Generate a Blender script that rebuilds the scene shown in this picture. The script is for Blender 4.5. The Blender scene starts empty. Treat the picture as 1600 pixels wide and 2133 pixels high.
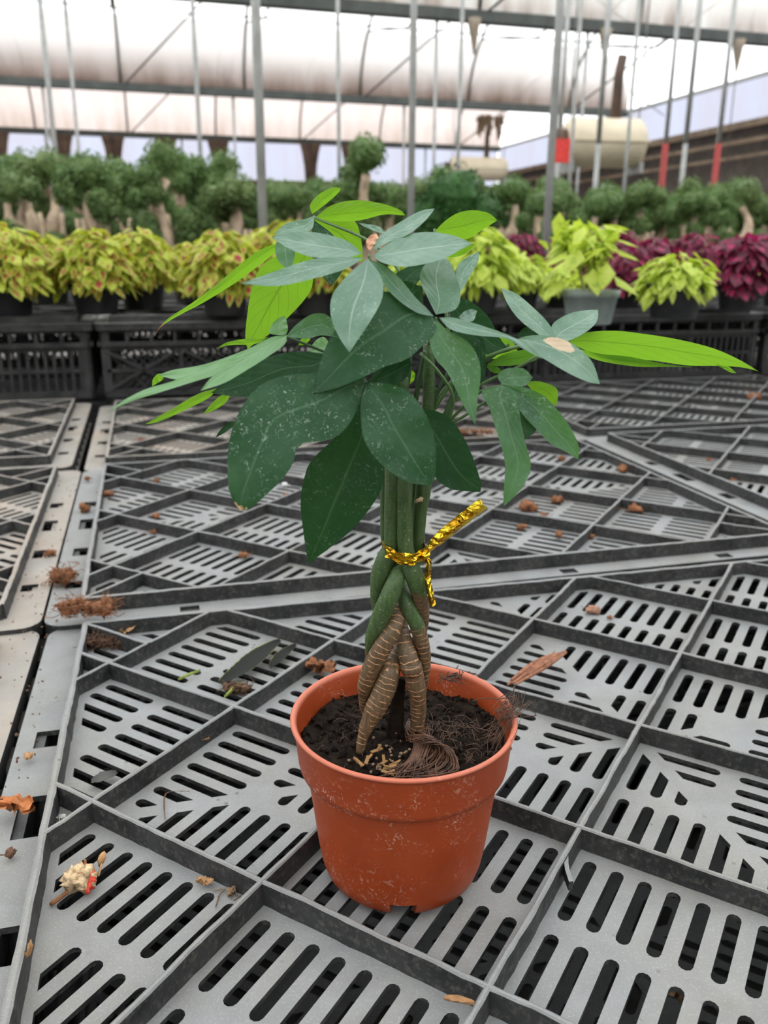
import bpy, bmesh, math, random
from mathutils import Vector, Matrix, noise, geometry
R = random.Random(7)
SC = bpy.context.scene; COL = SC.collection
# ------------------------------------------------------------ camera
CAM_H, FPX, PITCH, ROLL = .2915, 1760.6, .300606, .006722
cd = bpy.data.cameras.new('camera'); cam = bpy.data.objects.new('camera', cd); COL.objects.link(cam)
cd.sensor_fit = 'VERTICAL'; cd.sensor_height = 36; cd.lens = FPX/2133*36
cd.clip_start = .01; cd.clip_end = 200
cp, sp, cr, sr = math.cos(PITCH), math.sin(PITCH), math.cos(ROLL), math.sin(ROLL)
F_ = Vector((0, cp, -sp)); U0 = Vector((0, sp, cp)); R0 = Vector((1, 0, 0))
RC = R0*cr+U0*sr; UC = U0*cr-R0*sr
cam.matrix_world = Matrix((( RC.x, UC.x, -F_.x, 0), (RC.y, UC.y, -F_.y, 0), (RC.z, UC.z, -F_.z, CAM_H), (0, 0, 0, 1)))
cd.dof.use_dof = True; cd.dof.focus_distance = .385; cd.dof.aperture_fstop = 13.5
SC.camera = cam
# ------------------------------------------------------------ sky (overcast, brightest overhead) and exposure
SC.view_settings.view_transform = 'Standard'; SC.view_settings.look = 'None'
SC.view_settings.gamma = 1; SC.view_settings.use_curve_mapping = False
SC.view_settings.exposure = 0.0
W = bpy.data.worlds.new('overcast_sky'); SC.world = W; W.use_nodes = True
nt = W.node_tree; nt.nodes.clear()
tc = nt.nodes.new('ShaderNodeTexCoord'); sx = nt.nodes.new('ShaderNodeSeparateXYZ'); nt.links.new(tc.outputs['Generated'], sx.inputs[0])
ramp = nt.nodes.new('ShaderNodeMapRange'); nt.links.new(sx.outputs['Z'], ramp.inputs['Value'])
ramp.inputs['From Min'].default_value = 0; ramp.inputs['From Max'].default_value = 1
ramp.inputs['To Min'].default_value = 2.25; ramp.inputs['To Max'].default_value = 2.8
bg = nt.nodes.new('ShaderNodeBackground'); bg.inputs['Color'].default_value = (.97, .985, 1, 1)
nt.links.new(ramp.outputs[0], bg.inputs['Strength'])
wo = nt.nodes.new('ShaderNodeOutputWorld'); nt.links.new(bg.outputs[0], wo.inputs[0])
# ------------------------------------------------------------ helpers
def ray(x, y):
    dx, dy = x-800, y-1066.5
    return RC*(dx/FPX)+UC*(-dy/FPX)+F_
def un(x, y, z=0.):
    w = ray(x, y); t = (z-CAM_H)/w.z; return Vector((w.x*t, w.y*t, z))
def unY(x, y, Y):
    w = ray(x, y); t = Y/w.y; return Vector((w.x*t, Y, CAM_H+w.z*t))
def me(name, verts, faces, mat=None, smooth=True, uvs=None):
    m = bpy.data.meshes.new(name); m.from_pydata([tuple(v) for v in verts], [], faces)
    if uvs:
        l = m.uv_layers.new(name='UVMap').data
        k = 0
        for f in faces:
            for v in f: l[k].uv = uvs[v]; k += 1
    if mat: m.materials.append(mat)
    if smooth: m.polygons.foreach_set('use_smooth', [True]*len(m.polygons))
    m.update(); return m
def ob(name, mesh, parent=None, loc=None, **props):
    o = bpy.data.objects.new(name, mesh); COL.objects.link(o)
    if parent: o.parent = parent
    if loc is not None: o.location = loc
    for k, v in props.items(): o[k] = v
    return o
def thing(name, label, cat, loc=(0, 0, 0), rz=0, group=None):
    o = bpy.data.objects.new(name, None); COL.objects.link(o); o.empty_display_size = .02
    o.location = loc; o.rotation_euler = (0, 0, rz); o['label'] = label; o['category'] = cat
    if group: o['group'] = group
    return o
def dup(root, loc=None, rz=None, label=None, group=None, mat=None, keep=None):
    r = root.copy(); COL.objects.link(r)
    if loc is not None: r.location = loc
    if rz is not None: r.rotation_euler = (0, 0, rz)
    if label: r['label'] = label
    if group: r['group'] = group
    for ch in root.children:
        if keep and not keep(ch): continue
        c = ch.copy(); COL.objects.link(c); c.parent = r
        if mat and c.material_slots:
            c.material_slots[0].link = 'OBJECT'; c.material_slots[0].material = mat
        for g in ch.children:
            d = g.copy(); COL.objects.link(d); d.parent = c
    return r
class MB:
    def __init__(s): s.v = []; s.f = []; s.uv = []
    def add(s, vs, fs, uvs=None):
        n = len(s.v); s.v += [Vector(v) for v in vs]; s.f += [tuple(i+n for i in f) for f in fs]
        s.uv += uvs if uvs else [(0, 0)]*len(vs)
    def box(s, a, b, M=None):
        x0, y0, z0 = a; x1, y1, z1 = b
        vs = [Vector(p) for p in ((x0,y0,z0),(x1,y0,z0),(x1,y1,z0),(x0,y1,z0),(x0,y0,z1),(x1,y0,z1),(x1,y1,z1),(x0,y1,z1))]
        if M: vs = [M @ v for v in vs]
        s.add(vs, [(0,3,2,1),(4,5,6,7),(0,1,5,4),(1,2,6,5),(2,3,7,6),(3,0,4,7)])
    def bar(s, p, q, w, h, up=Vector((0, 0, 1))):
        p = Vector(p); q = Vector(q); d = (q-p).normalized(); sd = d.cross(up).normalized()*w/2; u = sd.cross(d).normalized()*h/2
        vs = [p-sd-u, p+sd-u, p+sd+u, p-sd+u, q-sd-u, q+sd-u, q+sd+u, q-sd+u]
        s.add(vs, [(0,1,2,3),(7,6,5,4),(0,4,5,1),(1,5,6,2),(2,6,7,3),(3,7,4,0)])
    def tube(s, pts, rad, n=10, cap=True, flat=1., up=None):
        pts = [Vector(p) for p in pts]; rad = rad if hasattr(rad, '__len__') else [rad]*len(pts)
        vs = []; uvs = []; prev = None; L = 0
        for i, p in enumerate(pts):
            t = (pts[min(i+1, len(pts)-1)]-pts[max(i-1, 0)]).normalized()
            if prev is None:
                a = up or (Vector((0, 0, 1)) if abs(t.z) < .9 else Vector((0, 1, 0)))
                nrm = (a-t*a.dot(t)).normalized()
            else: nrm = (prev-t*prev.dot(t)).normalized()
            prev = nrm; b = t.cross(nrm)
            if i: L += (p-pts[i-1]).length
            for k in range(n):
                an = 2*math.pi*k/n
                vs.append(p+nrm*math.cos(an)*rad[i]*flat+b*math.sin(an)*rad[i]); uvs.append((k/n, L))
        fs = [(i*n+k, i*n+(k+1) % n, (i+1)*n+(k+1) % n, (i+1)*n+k) for i in range(len(pts)-1) for k in range(n)]
        if cap: fs += [tuple(range(n))[::-1], tuple((len(pts)-1)*n+k for k in range(n))]
        s.add(vs, fs, uvs)
    def lathe(s, prof, n=48, c=(0, 0, 0), skip=None):
        c = Vector(c); vs = [c+Vector((r*math.cos(2*math.pi*k/n), r*math.sin(2*math.pi*k/n), z)) for r, z in prof for k in range(n)]
        fs = [(i*n+k, i*n+(k+1) % n, (i+1)*n+(k+1) % n, (i+1)*n+k) for i in range(len(prof)-1) for k in range(n) if not (skip and skip(i, k))]
        s.add(vs, fs)
    def mesh(s, name, mat, smooth=True): return me(name, s.v, s.f, mat, smooth, s.uv)
    def build(s, name, mat, parent=None, smooth=True, **k): return ob(name, s.mesh(name, mat, smooth), parent, **k)
def cr_(pts, n):                                    # resample a polyline as a Catmull-Rom curve, evenly by length
    P = [Vector(p) for p in pts]
    if len(P) == 2: return [P[0].lerp(P[1], i/n) for i in range(n+1)]
    Q = [P[0]*2-P[1]]+P+[P[-1]*2-P[-2]]; S = []
    for i in range(1, len(Q)-2):
        for k in range(12):
            t = k/12; a, b, c, d = Q[i-1:i+3]
            S.append(.5*((2*b)+(c-a)*t+(2*a-5*b+4*c-d)*t*t+(3*b-a-3*c+d)*t*t*t))
    S.append(P[-1]); D = [0]
    for i in range(1, len(S)): D.append(D[-1]+(S[i]-S[i-1]).length)
    out = []; j = 0
    for i in range(n+1):
        g = D[-1]*i/n
        while j < len(D)-2 and D[j+1] < g: j += 1
        out.append(S[j].lerp(S[j+1], (g-D[j])/max(1e-9, D[j+1]-D[j])))
    return out
# ------------------------------------------------------------ materials
class NM:
    def __init__(s, name):
        s.m = bpy.data.materials.new(name); s.m.use_nodes = True; s.t = s.m.node_tree; s.t.nodes.clear()
        s.out = s.n('ShaderNodeOutputMaterial')
    def n(s, t, **kw):
        x = s.t.nodes.new(t)
        for k, v in kw.items(): setattr(x, k, v)
        return x
    def set(s, sock, v):
        if isinstance(v, bpy.types.NodeSocket): s.t.links.new(v, sock)
        else:
            if hasattr(sock.default_value, '__len__') and not hasattr(v, '__len__'): v = (v, v, v)
            if hasattr(v, '__len__') and len(v) == 3 and len(sock.default_value) == 4: v = (*v, 1)
            sock.default_value = v
    def coord(s, kind='Object', sc=(1, 1, 1)):
        c = s.n('ShaderNodeTexCoord'); m = s.n('ShaderNodeMapping'); m.inputs['Scale'].default_value = sc
        s.t.links.new(c.outputs[kind], m.inputs[0]); return m.outputs[0]
    def pos(s, sc=(1, 1, 1)):
        c = s.n('ShaderNodeNewGeometry'); m = s.n('ShaderNodeMapping'); m.inputs['Scale'].default_value = sc
        s.t.links.new(c.outputs['Position'], m.inputs[0]); return m.outputs[0]
    def noise(s, v, sc, det=3, rough=.6, dist=0):
        x = s.n('ShaderNodeTexNoise'); s.set(x.inputs['Vector'], v); x.inputs['Scale'].default_value = sc
        x.inputs['Detail'].default_value = det; x.inputs['Roughness'].default_value = rough; x.inputs['Distortion'].default_value = dist
        return x.outputs['Fac']
    def vor(s, v, sc, feature='F1', out='Distance'):
        x = s.n('ShaderNodeTexVoronoi', feature=feature); s.set(x.inputs['Vector'], v); x.inputs['Scale'].default_value = sc
        return x.outputs[out]
    def rng(s, v, a, b, c=0., d=1.):
        x = s.n('ShaderNodeMapRange'); s.set(x.inputs[0], v)
        for i, q in zip((1, 2, 3, 4), (a, b, c, d)): s.set(x.inputs[i], q)
        return x.outputs[0]
    def math(s, op, a, b=0.):
        x = s.n('ShaderNodeMath', operation=op); s.set(x.inputs[0], a); s.set(x.inputs[1], b); return x.outputs[0]
    def mix(s, f, a, b):
        x = s.n('ShaderNodeMix', data_type='RGBA'); s.set(x.inputs[0], f); s.set(x.inputs[6], a); s.set(x.inputs[7], b); return x.outputs[2]
    def xyz(s, v):
        x = s.n('ShaderNodeSeparateXYZ'); s.set(x.inputs[0], v); return x.outputs
    def bump(s, h, st=.3, d=.001):
        x = s.n('ShaderNodeBump'); x.inputs['Strength'].default_value = st; x.inputs['Distance'].default_value = d; s.set(x.inputs['Height'], h); return x.outputs[0]
    def pbr(s, col, rough=.5, metal=0., nrm=None, spec=.5, **kw):
        x = s.n('ShaderNodeBsdfPrincipled'); s.set(x.inputs['Base Color'], col); s.set(x.inputs['Roughness'], rough); s.set(x.inputs['Metallic'], metal)
        s.set(x.inputs['Specular IOR Level'], spec)
        if nrm is not None: s.set(x.inputs['Normal'], nrm)
        for k, v in kw.items(): s.set(x.inputs[k.replace('_', ' ')], v)
        return x.outputs[0]
    def mixs(s, f, a, b):
        x = s.n('ShaderNodeMixShader'); s.set(x.inputs[0], f); s.t.links.new(a, x.inputs[1]); s.t.links.new(b, x.inputs[2]); return x.outputs[0]
    def trl(s, col):
        x = s.n('ShaderNodeBsdfTranslucent'); s.set(x.inputs[0], col); return x.outputs[0]
    def done(s, sh): s.t.links.new(sh, s.out.inputs[0]); return s.m
def simple(name, col, rough=.6, metal=0., var=.25, sc=40, bump=.0, spec=.5):
    q = NM(name); p = q.pos(); n = q.noise(p, sc, 4)
    c = q.mix(q.rng(n, .3, .7), tuple(v*(1-var) for v in col), tuple(min(1, v*(1+var)) for v in col))
    return q.done(q.pbr(c, rough, metal, q.bump(n, bump, .001) if bump else None, spec))
def plastic(name, dust, dcol, tan, tancol, specks=.5, side=.4):
    q = NM(name); p = q.pos(); g = q.n('ShaderNodeNewGeometry'); nz = q.xyz(g.outputs['Normal'])[2]
    n1 = q.noise(p, 35, 5, .65); n2 = q.noise(p, 9, 4, .6); n3 = q.noise(p, 900, 2)
    up = q.rng(nz, .35, .95)
    base = q.mix(q.rng(n1, .3, .75), (.014, .015, .016), (.055, .056, .056))
    dc = q.mix(q.math('MULTIPLY', q.rng(n2, .45, .75), tan), dcol, tancol)
    dc = q.mix(q.rng(n3, .55, .8, 0, .35), dc, (.6, .61, .6))
    f = q.math('MULTIPLY', up, q.rng(n1, .25, .7, dust*.72, dust))
    c = q.mix(f, base, dc)
    sidedust = q.math('MULTIPLY', q.rng(q.noise(p, 300, 4, .7), .5, .75, 0, side), q.math('SUBTRACT', 1., up))
    c = q.mix(sidedust, c, (.2, .19, .165))
    v = q.vor(p, 110); m = q.math('MULTIPLY', q.rng(v, .10, .16, 1, 0), q.rng(q.noise(p, 14, 3), .52, .66))
    c = q.mix(q.math('MULTIPLY', m, q.math('MULTIPLY', up, specks)), c, (.05, .03, .02))
    h = q.math('ADD', q.math('MULTIPLY', n1, .5), q.noise(p, 500, 3))
    return q.done(q.pbr(c, q.rng(n1, .3, .7, .42, .62), 0, q.bump(h, .3, .0007), .25))
M_PL = plastic('dusty_grey_plastic', .95, (.262, .270, .272), .55, (.25, .225, .175), .7)
M_PLT = plastic('tan_dusted_plastic', .95, (.33, .31, .28), .9, (.40, .31, .24), 1.)
M_PLD = plastic('dark_plastic', .45, (.13, .135, .14), .4, (.16, .135, .10), .3, .12)
M_PLL = plastic('shaded_dark_plastic', .3, (.05, .052, .055), .3, (.06, .05, .035), .3, .05)  # lower crates: shade beneath the slots put into a darker plastic colour
M_BLK = simple('black_plastic', (.018, .019, .021), .45, sc=30)
def leafmat(name, top, top2, under, trans, tw=.35, tip=0., patch=None, flecks=1., sheen=.25, vein=(.22, .36, .24), rough=.42, spec=.5):
    q = NM(name); uv = q.n('ShaderNodeUVMap').outputs[0]; u, v = q.xyz(uv)[:2]; p = q.pos()
    au = q.math('ABSOLUTE', u); g = q.n('ShaderNodeNewGeometry')
    n1 = q.noise(p, 60, 4, .6); n2 = q.noise(p, 420, 4, .7)
    w = q.math('ADD', q.math('SUBTRACT', q.math('MULTIPLY', v, 8), q.math('MULTIPLY', au, 2.2)), q.math('MULTIPLY', n1, .5))
    lat = q.math('PINGPONG', w, .5); latv = q.rng(lat, .0, .05, 1, 0); latv = q.math('MULTIPLY', latv, q.rng(au, .75, 1., 1, 0))
    mid = q.rng(au, .015, .06, 1, 0)
    c = q.mix(q.rng(n1, .35, .7), top, top2)
    c = q.mix(q.math('MULTIPLY', latv, .12), c, vein); c = q.mix(q.math('MULTIPLY', mid, .75), c, vein)
    # mineral residue: short pale crinkled flecks
    fl = q.rng(q.noise(p, 650, 2, .5, 2.2), .655, .70, 0, flecks)
    msk = q.rng(q.noise(p, 45, 3), .42, .62)
    cont = q.rng(q.math('ABSOLUTE', q.math('SUBTRACT', q.noise(p, 210, 3, .6, .8), .5)), .0, .012, 1, 0)
    fl = q.math('MAXIMUM', fl, q.math('MULTIPLY', cont, q.math('MULTIPLY', q.rng(q.noise(p, 330, 1), .52, .6), flecks)))
    c = q.mix(q.math('MULTIPLY', q.rng(q.noise(p, 75, 4, .7), .5, .72), .35*flecks), c, vein)
    c = q.mix(q.math('MULTIPLY', q.math('MULTIPLY', fl, msk), .8), c, (.42, .52, .45))
    uc = q.mix(q.rng(n1, .3, .7), under, tuple(x*.82 for x in under))
    uc = q.mix(q.math('MULTIPLY', latv, .45), uc, tuple(x*.45 for x in under)); uc = q.mix(q.math('MULTIPLY', mid, .6), uc, tuple(x*.5 for x in under))
    col = q.mix(g.outputs['Backfacing'], c, uc)
    tcol = q.mix(q.math('MULTIPLY', q.math('MAXIMUM', latv, mid), .5), trans, tuple(x*.45 for x in trans))
    if tip:
        tf = q.rng(q.math('ADD', v, q.math('MULTIPLY', q.math('SUBTRACT', n2, .5), .12)), tip, tip+.012)
        col = q.mix(tf, col, (.62, .44, .24)); tcol = q.mix(tf, tcol, (.45, .25, .08))
    if patch:
        a, b, ra, rb = patch
        dd = q.math('ADD', q.math('POWER', q.math('DIVIDE', q.math('SUBTRACT', u, a), ra), 2.), q.math('POWER', q.math('DIVIDE', q.math('SUBTRACT', v, b), rb), 2.))
        pf = q.rng(q.math('ADD', dd, q.math('MULTIPLY', n2, 1.2)), 1.3, 1.45, 1, 0)
        col = q.mix(pf, col, (.66, .52, .36)); tcol = q.mix(pf, tcol, (.4, .3, .15))
    h = q.math('ADD', q.math('MULTIPLY', lat, .45), q.math('ADD', q.math('MULTIPLY', n2, .35), q.math('MULTIPLY', mid, -.8)))
    bs = q.pbr(col, rough, 0, q.bump(h, .35, .0009), spec, Sheen_Weight=sheen, Sheen_Roughness=.4, Sheen_Tint=(.8, .95, .9))
    return q.done(q.mixs(tw, bs, q.trl(tcol)))
TR = (.22, .55, .03)
LM = dict(
    grey=leafmat('glaucous_sheen_leaf', (.075, .165, .118), (.125, .225, .175), (.16, .36, .05), TR, .22, sheen=.6, vein=(.3, .42, .34)),  # hairy grey-green, with the sky's pale sheen put into the base colour
    greyp=leafmat('glaucous_sheen_leaf_scorched', (.085, .175, .128), (.135, .235, .185), (.16, .36, .05), TR, .22, patch=(-.55, .42, .55, .17), sheen=.6, vein=(.3, .42, .34)),
    mid=leafmat('mid_green_leaf', (.034, .105, .048), (.066, .16, .080), (.13, .32, .04), TR, .22, sheen=.12, vein=(.15, .28, .15), rough=.45, spec=.3),
    dark=leafmat('dark_green_leaf', (.012, .052, .020), (.026, .080, .036), (.08, .2, .04), (.08, .25, .03), .15, sheen=.03, flecks=1., vein=(.06, .14, .07), rough=.5, spec=.22),
    darkt=leafmat('dark_green_leaf_brown_tip', (.012, .052, .022), (.028, .080, .038), (.08, .2, .04), (.08, .25, .03), .15, tip=.955, sheen=.03, vein=(.06, .14, .07), rough=.5, spec=.22),
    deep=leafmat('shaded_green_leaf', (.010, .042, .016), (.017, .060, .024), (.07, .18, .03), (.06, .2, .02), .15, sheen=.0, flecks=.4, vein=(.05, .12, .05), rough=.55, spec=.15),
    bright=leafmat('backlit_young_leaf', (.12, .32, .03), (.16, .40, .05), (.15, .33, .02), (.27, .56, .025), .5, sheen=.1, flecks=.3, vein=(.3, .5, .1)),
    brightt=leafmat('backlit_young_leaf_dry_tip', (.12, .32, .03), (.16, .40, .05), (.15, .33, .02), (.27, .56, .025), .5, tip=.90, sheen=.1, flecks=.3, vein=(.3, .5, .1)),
    edge=leafmat('soft_green_leaf', (.12, .26, .11), (.17, .33, .16), (.2, .42, .06), TR, .3, sheen=.4, flecks=.3, vein=(.3, .45, .25)))
# ============================================================ the greenhouse (frame rotated like the crate rows)
GA = math.radians(15.2); GU = Vector((math.cos(GA), math.sin(GA), 0)); GV = Vector((-math.sin(GA), math.cos(GA), 0)); ZU = Vector((0, 0, 1))
def G(u, v, z): return GU*u+GV*v+ZU*z
Z0 = -.85; HG = CAM_H+2.5
VS = [-12.6, -6.95, -1.3, 4.35, 10.05, 15.75, 22.0]; UL, UR = -13., 9.0
def film(name, trans, tl, tcol, streak, zt=None):
    q = NM(name); p = q.coord('Object'); x = q.xyz(p)
    st = q.noise(q.coord('Object', (1.6, .22, .22)), 1.7, 5, .7)
    n2 = q.noise(p, .7, 4, .6)
    edge = q.rng(x[2], HG, HG+.55, 1, 0)
    f = q.math('MULTIPLY', q.math('ADD', q.math('MULTIPLY', edge, streak[0]), streak[1]), q.rng(q.math('ADD', st, q.math('MULTIPLY', n2, .3)), .45, .8))
    col = q.mix(f, tcol, (.40, .31, .24)); tr = q.mix(f, trans, (.30, .23, .19))
    t = q.n('ShaderNodeBsdfTransparent'); q.set(t.inputs[0], tr)
    return q.done(q.mixs(tl, t.outputs[0], q.trl(col)))
F_CLR = film('clear_film', (.95, .95, .95), .60, (.97, .965, .94), (.85, .0))
F_PNK = film('dirty_pink_film', (.50, .45, .43), .45, (.62, .53, .50), (.7, .3))
F_BLU = film('blue_white_film', (.34, .36, .44), .35, (.55, .58, .72), (.1, .2))
M_GALV = simple('galvanised_pipe', (.34, .35, .34), .5, .35, .2, 12)
M_RUST = simple('weathered_dark_steel', (.075, .06, .05), .7, .2, .4, 6)
M_BEAM = simple('dark_gutter_steel', (.07, .08, .075), .6, .3, .3, 4)
M_BRN = simple('brown_boards', (.16, .115, .075), .8, 0, .35, 5)
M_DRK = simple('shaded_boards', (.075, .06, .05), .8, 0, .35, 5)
m = MB(); m.box((-14, -14, Z0-.05), (22, 34, Z0)); m.build('floor', simple('concrete_floor', (.20, .19, .175), .9, 0, .3, 3), None, False, kind='structure')
def arcpt(v0, v1, t, rise=1.55): a = math.pi*t; return v0+(v1-v0)*(.5-.5*math.cos(a)), HG+.06+rise*math.sin(a)
for b in range(6):
    v0, v1 = VS[b], VS[b+1]; m = MB(); n = 16; us = [UL+(UR-UL)*k/4 for k in range(5)]; vs = []
    for u in us:
        for i in range(n+1):
            v, z = arcpt(v0, v1, i/n); vs.append(G(u, v, z))
    fs = [(a*(n+1)+i, (a+1)*(n+1)+i, (a+1)*(n+1)+i+1, a*(n+1)+i+1) for a in range(4) for i in range(n)]
    m.add(vs, fs); m.build('ceiling', F_PNK if b == 5 else F_CLR, None, True, kind='structure')
# gutters, purlins, hoops, trusses, posts
for k, v in enumerate(VS[2:]):
    m = MB(); m.bar(G(UL, v, HG), G(UR, v, HG), .14, .115); m.build('trim_%d' % (k+1), M_BEAM, None, False, kind='structure')
hoop_m = {}
for b in range(2, 6):
    v0, v1 = VS[b], VS[b+1]
    rt = thing('roof_arch_row', ['nearest row of roof hoops overhead, above the first gutter', 'roof hoops and trusses in front of the first dark gutter', 'roof hoops and braces between the two dark gutters', 'farthest roof hoops and braces over the dirty pink film'][b-2], 'roof frame')
    r = .021
    for i, u in enumerate([UL+.8+2.0*k for k in range(11)]):
        if u > UR: continue
        pts = [G(u, *arcpt(v0, v1, t/18, 1.50)) for t in range(19)]
        m = MB(); m.tube(pts, r, 6); m.build('hoop', M_RUST, rt)
        if b >= 3:
            for (t0, z0, t1, z1) in ((.2, None, .5, 0), (.8, None, .5, 0)):
                v_, z_ = arcpt(v0, v1, t0, 1.5); m = MB(); m.tube([G(u, v_, z_), G(u, (v0+v1)/2, HG+.5)], .015, 5); m.build('brace', M_RUST, rt)
        if i % 2 == 0:
            m = MB(); m.tube([G(u, v1, HG-.02), G(u+1.4, *arcpt(v0, v1, .72, 1.45))], .015, 5); m.build('brace', M_RUST, rt)
            m = MB(); m.tube([G(u+2, v0, HG), G(u+.7, *arcpt(v0, v1, .25, 1.45))], .015, 5); m.build('brace', M_GALV, rt)
    for t in (.22, .78):
        v_, z_ = arcpt(v0, v1, t, 1.47); m = MB(); m.tube([G(UL, v_, z_), G(UR, v_, z_)], .014, 6); m.build('purlin', M_GALV, rt)
for k, (v, us) in enumerate(((10.05, (-9.8, -5.8, -.6, 3.3, 5.15, 7.05)), (15.75, (-7, -4.4, -1.4, 1.6, 4.6, 7.6)), (22., (-8, -5, -2, 1, 4, 7)))):
    for j, u in enumerate(us):
        m = MB(); m.tube([G(u, v, Z0), G(u, v, HG)], .022 if k else .018, 8); m.build('trim_%d' % (10+k*6+j), M_GALV, None, kind='structure')
# downspouts: pale funnels hanging under the first gutter
for i, u in enumerate((3.72, 5.35, 7.15)):
    t = thing('gutter_bracket', 'tan gusset under the %s dark roof beam' % ['nearest', 'front', 'first'][0], 'bracket', G(u, 10.0, HG-.03))
    t['label'] = ['dark gusset under the first roof beam, left of the right-hand grey pole', 'pale tapered gusset with hanging wire, just right of the tall grey pole', 'pale tapered gusset with hanging wire near the right end of the beam'][i]
    m = MB(); m.tube([(0, 0, 0), (0, 0, -.1), (.01, 0, -.26), (.012, 0, -.36)], [.085, .06, .03, .012], 10); m.build('gusset', simple('weathered_gusset_%d' % i, (.30, .25, .19), .8), t)
    if i: m = MB(); m.tube([(.012, 0, -.36), (.02, 0, -1.2), (.0, 0, -3.)], .007, 5); m.build('wire', M_RUST, t)
# far wall: film over boards
def wallrow(name, a, b, z0, z1, mat):
    m = MB(); N = 24; vs = []
    for i in range(N+1):
        p = a.lerp(b, i/N)
        for z in (z0, (z0+z1)/2, z1): vs.append(p+ZU*z+GV*.03*math.sin(i*2.3+z))
    m.add(vs, [(i*3+j, (i+1)*3+j, (i+1)*3+j+1, i*3+j+1) for i in range(N) for j in (0, 1)]); return m.build(name, mat, None, True, kind='structure')
wallrow('wall_back', G(UL, 22.1, 0), G(UR, 22.1, 0), CAM_H+1.62, HG, F_BLU)
m = MB(); m.box((0, 0, 0), (UR-UL+.2, .1, CAM_H+1.62-Z0)); o = m.build('wall_back', M_BRN, None, False, kind='structure'); o.location = G(UL, 22.15, Z0); o.rotation_euler.z = GA
wallrow('wall_right', G(UR, 4., 0), G(UR, 22., 0), CAM_H+1.86, HG, F_BLU)
m = MB(); m.box((0, 0, 0), (.1, 26.15, CAM_H+1.86-Z0)); o = m.build('wall_right', M_DRK, None, False, kind='structure'); o.location = G(UR+.1, -4, Z0); o.rotation_euler.z = GA
m = MB(); m.box((0, 0, 0), (.1, 36, CAM_H+1.5-Z0)); o = m.build('wall_left', M_DRK, None, False, kind='structure'); o.location = G(UL-.1, -13, Z0); o.rotation_euler.z = GA
m = MB(); m.box((0, 0, 0), (UR-UL, .1, 4.2)); o = m.build('wall_front', M_BRN, None, False, kind='structure'); o.location = G(UL, -8., Z0); o.rotation_euler.z = GA
for i, (z, th, mt) in enumerate(((CAM_H+1.86, .10, M_BRN), (CAM_H+1.62, .06, M_BRN), (CAM_H+1.40, .05, M_BRN), (HG, .05, M_GALV))):
    m = MB(); m.bar(G(UR-.06, 3, z), G(UR-.06, 22, z), .05, th); m.build('trim_%d' % (30+i), mt, None, False, kind='structure')
M_RED = simple('red_painted_steel', (.32, .03, .025), .55)
for i, (x, y0, y1, w) in enumerate(((1160, 240, 390, 1), (1378, 215, 390, 1), (1487, 190, 390, 1), (1240, 300, 390, 0), (1420, 230, 380, 0))):
    Y = 9.6 if w else 8.4
    b = unY(x, y1, Y); tz = unY(x, y0, Y).z; t = thing('wall_post', ['thin steel post in front of the larger heater, left of it', 'red-based grey post right of the large beige heater', 'rightmost red-based grey post near the side curtain', 'thin grey post crossing under the beige heater', 'thin bare grey post between the two red-based posts'][i], 'post', (b.x, b.y, Z0))
    zr = unY(x, 300, Y).z
    m = MB(); m.tube([(0, 0, zr-Z0), (0, 0, HG-Z0)], .024, 8); m.build('upper_post', M_GALV, t)
    m = MB(); m.tube([(0, 0, 0), (0, 0, zr-Z0)], .034 if w and i else .024, 8); m.build('lower_post', M_RED if w and i else M_GALV, t)
# dark gathered curtains hanging below the far gutter
M_CUR = simple('brown_gathered_curtain', (.14, .10, .075), .9, 0, .4, 3)
for i, x in enumerate((5, 130, 235, 345, 458, 665, 760)):
    p = unY(x, 300, 21.0); P0 = G(p.dot(GU), 21.85, HG-.06)
    m = MB(); n = 12
    for k in range(n):
        a = -1+2*k/(n-1)
    prof = [(0, .25), (-.2, .20), (-.5, .15), (-.85, .13), (-1.05, .12)]; vs = []
    for z, wd in prof:
        for k in range(n+1):
            s_ = -1+2*k/n; vs.append(GU*(wd*s_*(1+.1*math.sin(k*9)))+GV*(-.05+.05*math.cos(k*2.6))+ZU*z)
    m.add(vs, [(a*(n+1)+k, a*(n+1)+k+1, (a+1)*(n+1)+k+1, (a+1)*(n+1)+k) for a in range(len(prof)-1) for k in range(n)])
    m.build('gathered_curtain', M_CUR, None, loc=P0, label='brown gathered curtain tail on the far wall, %s from the left' % ['first', 'second', 'third', 'fourth', 'fifth', 'sixth', 'seventh'][i], category='curtain', group='gathered curtain tails on the far wall')
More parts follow.
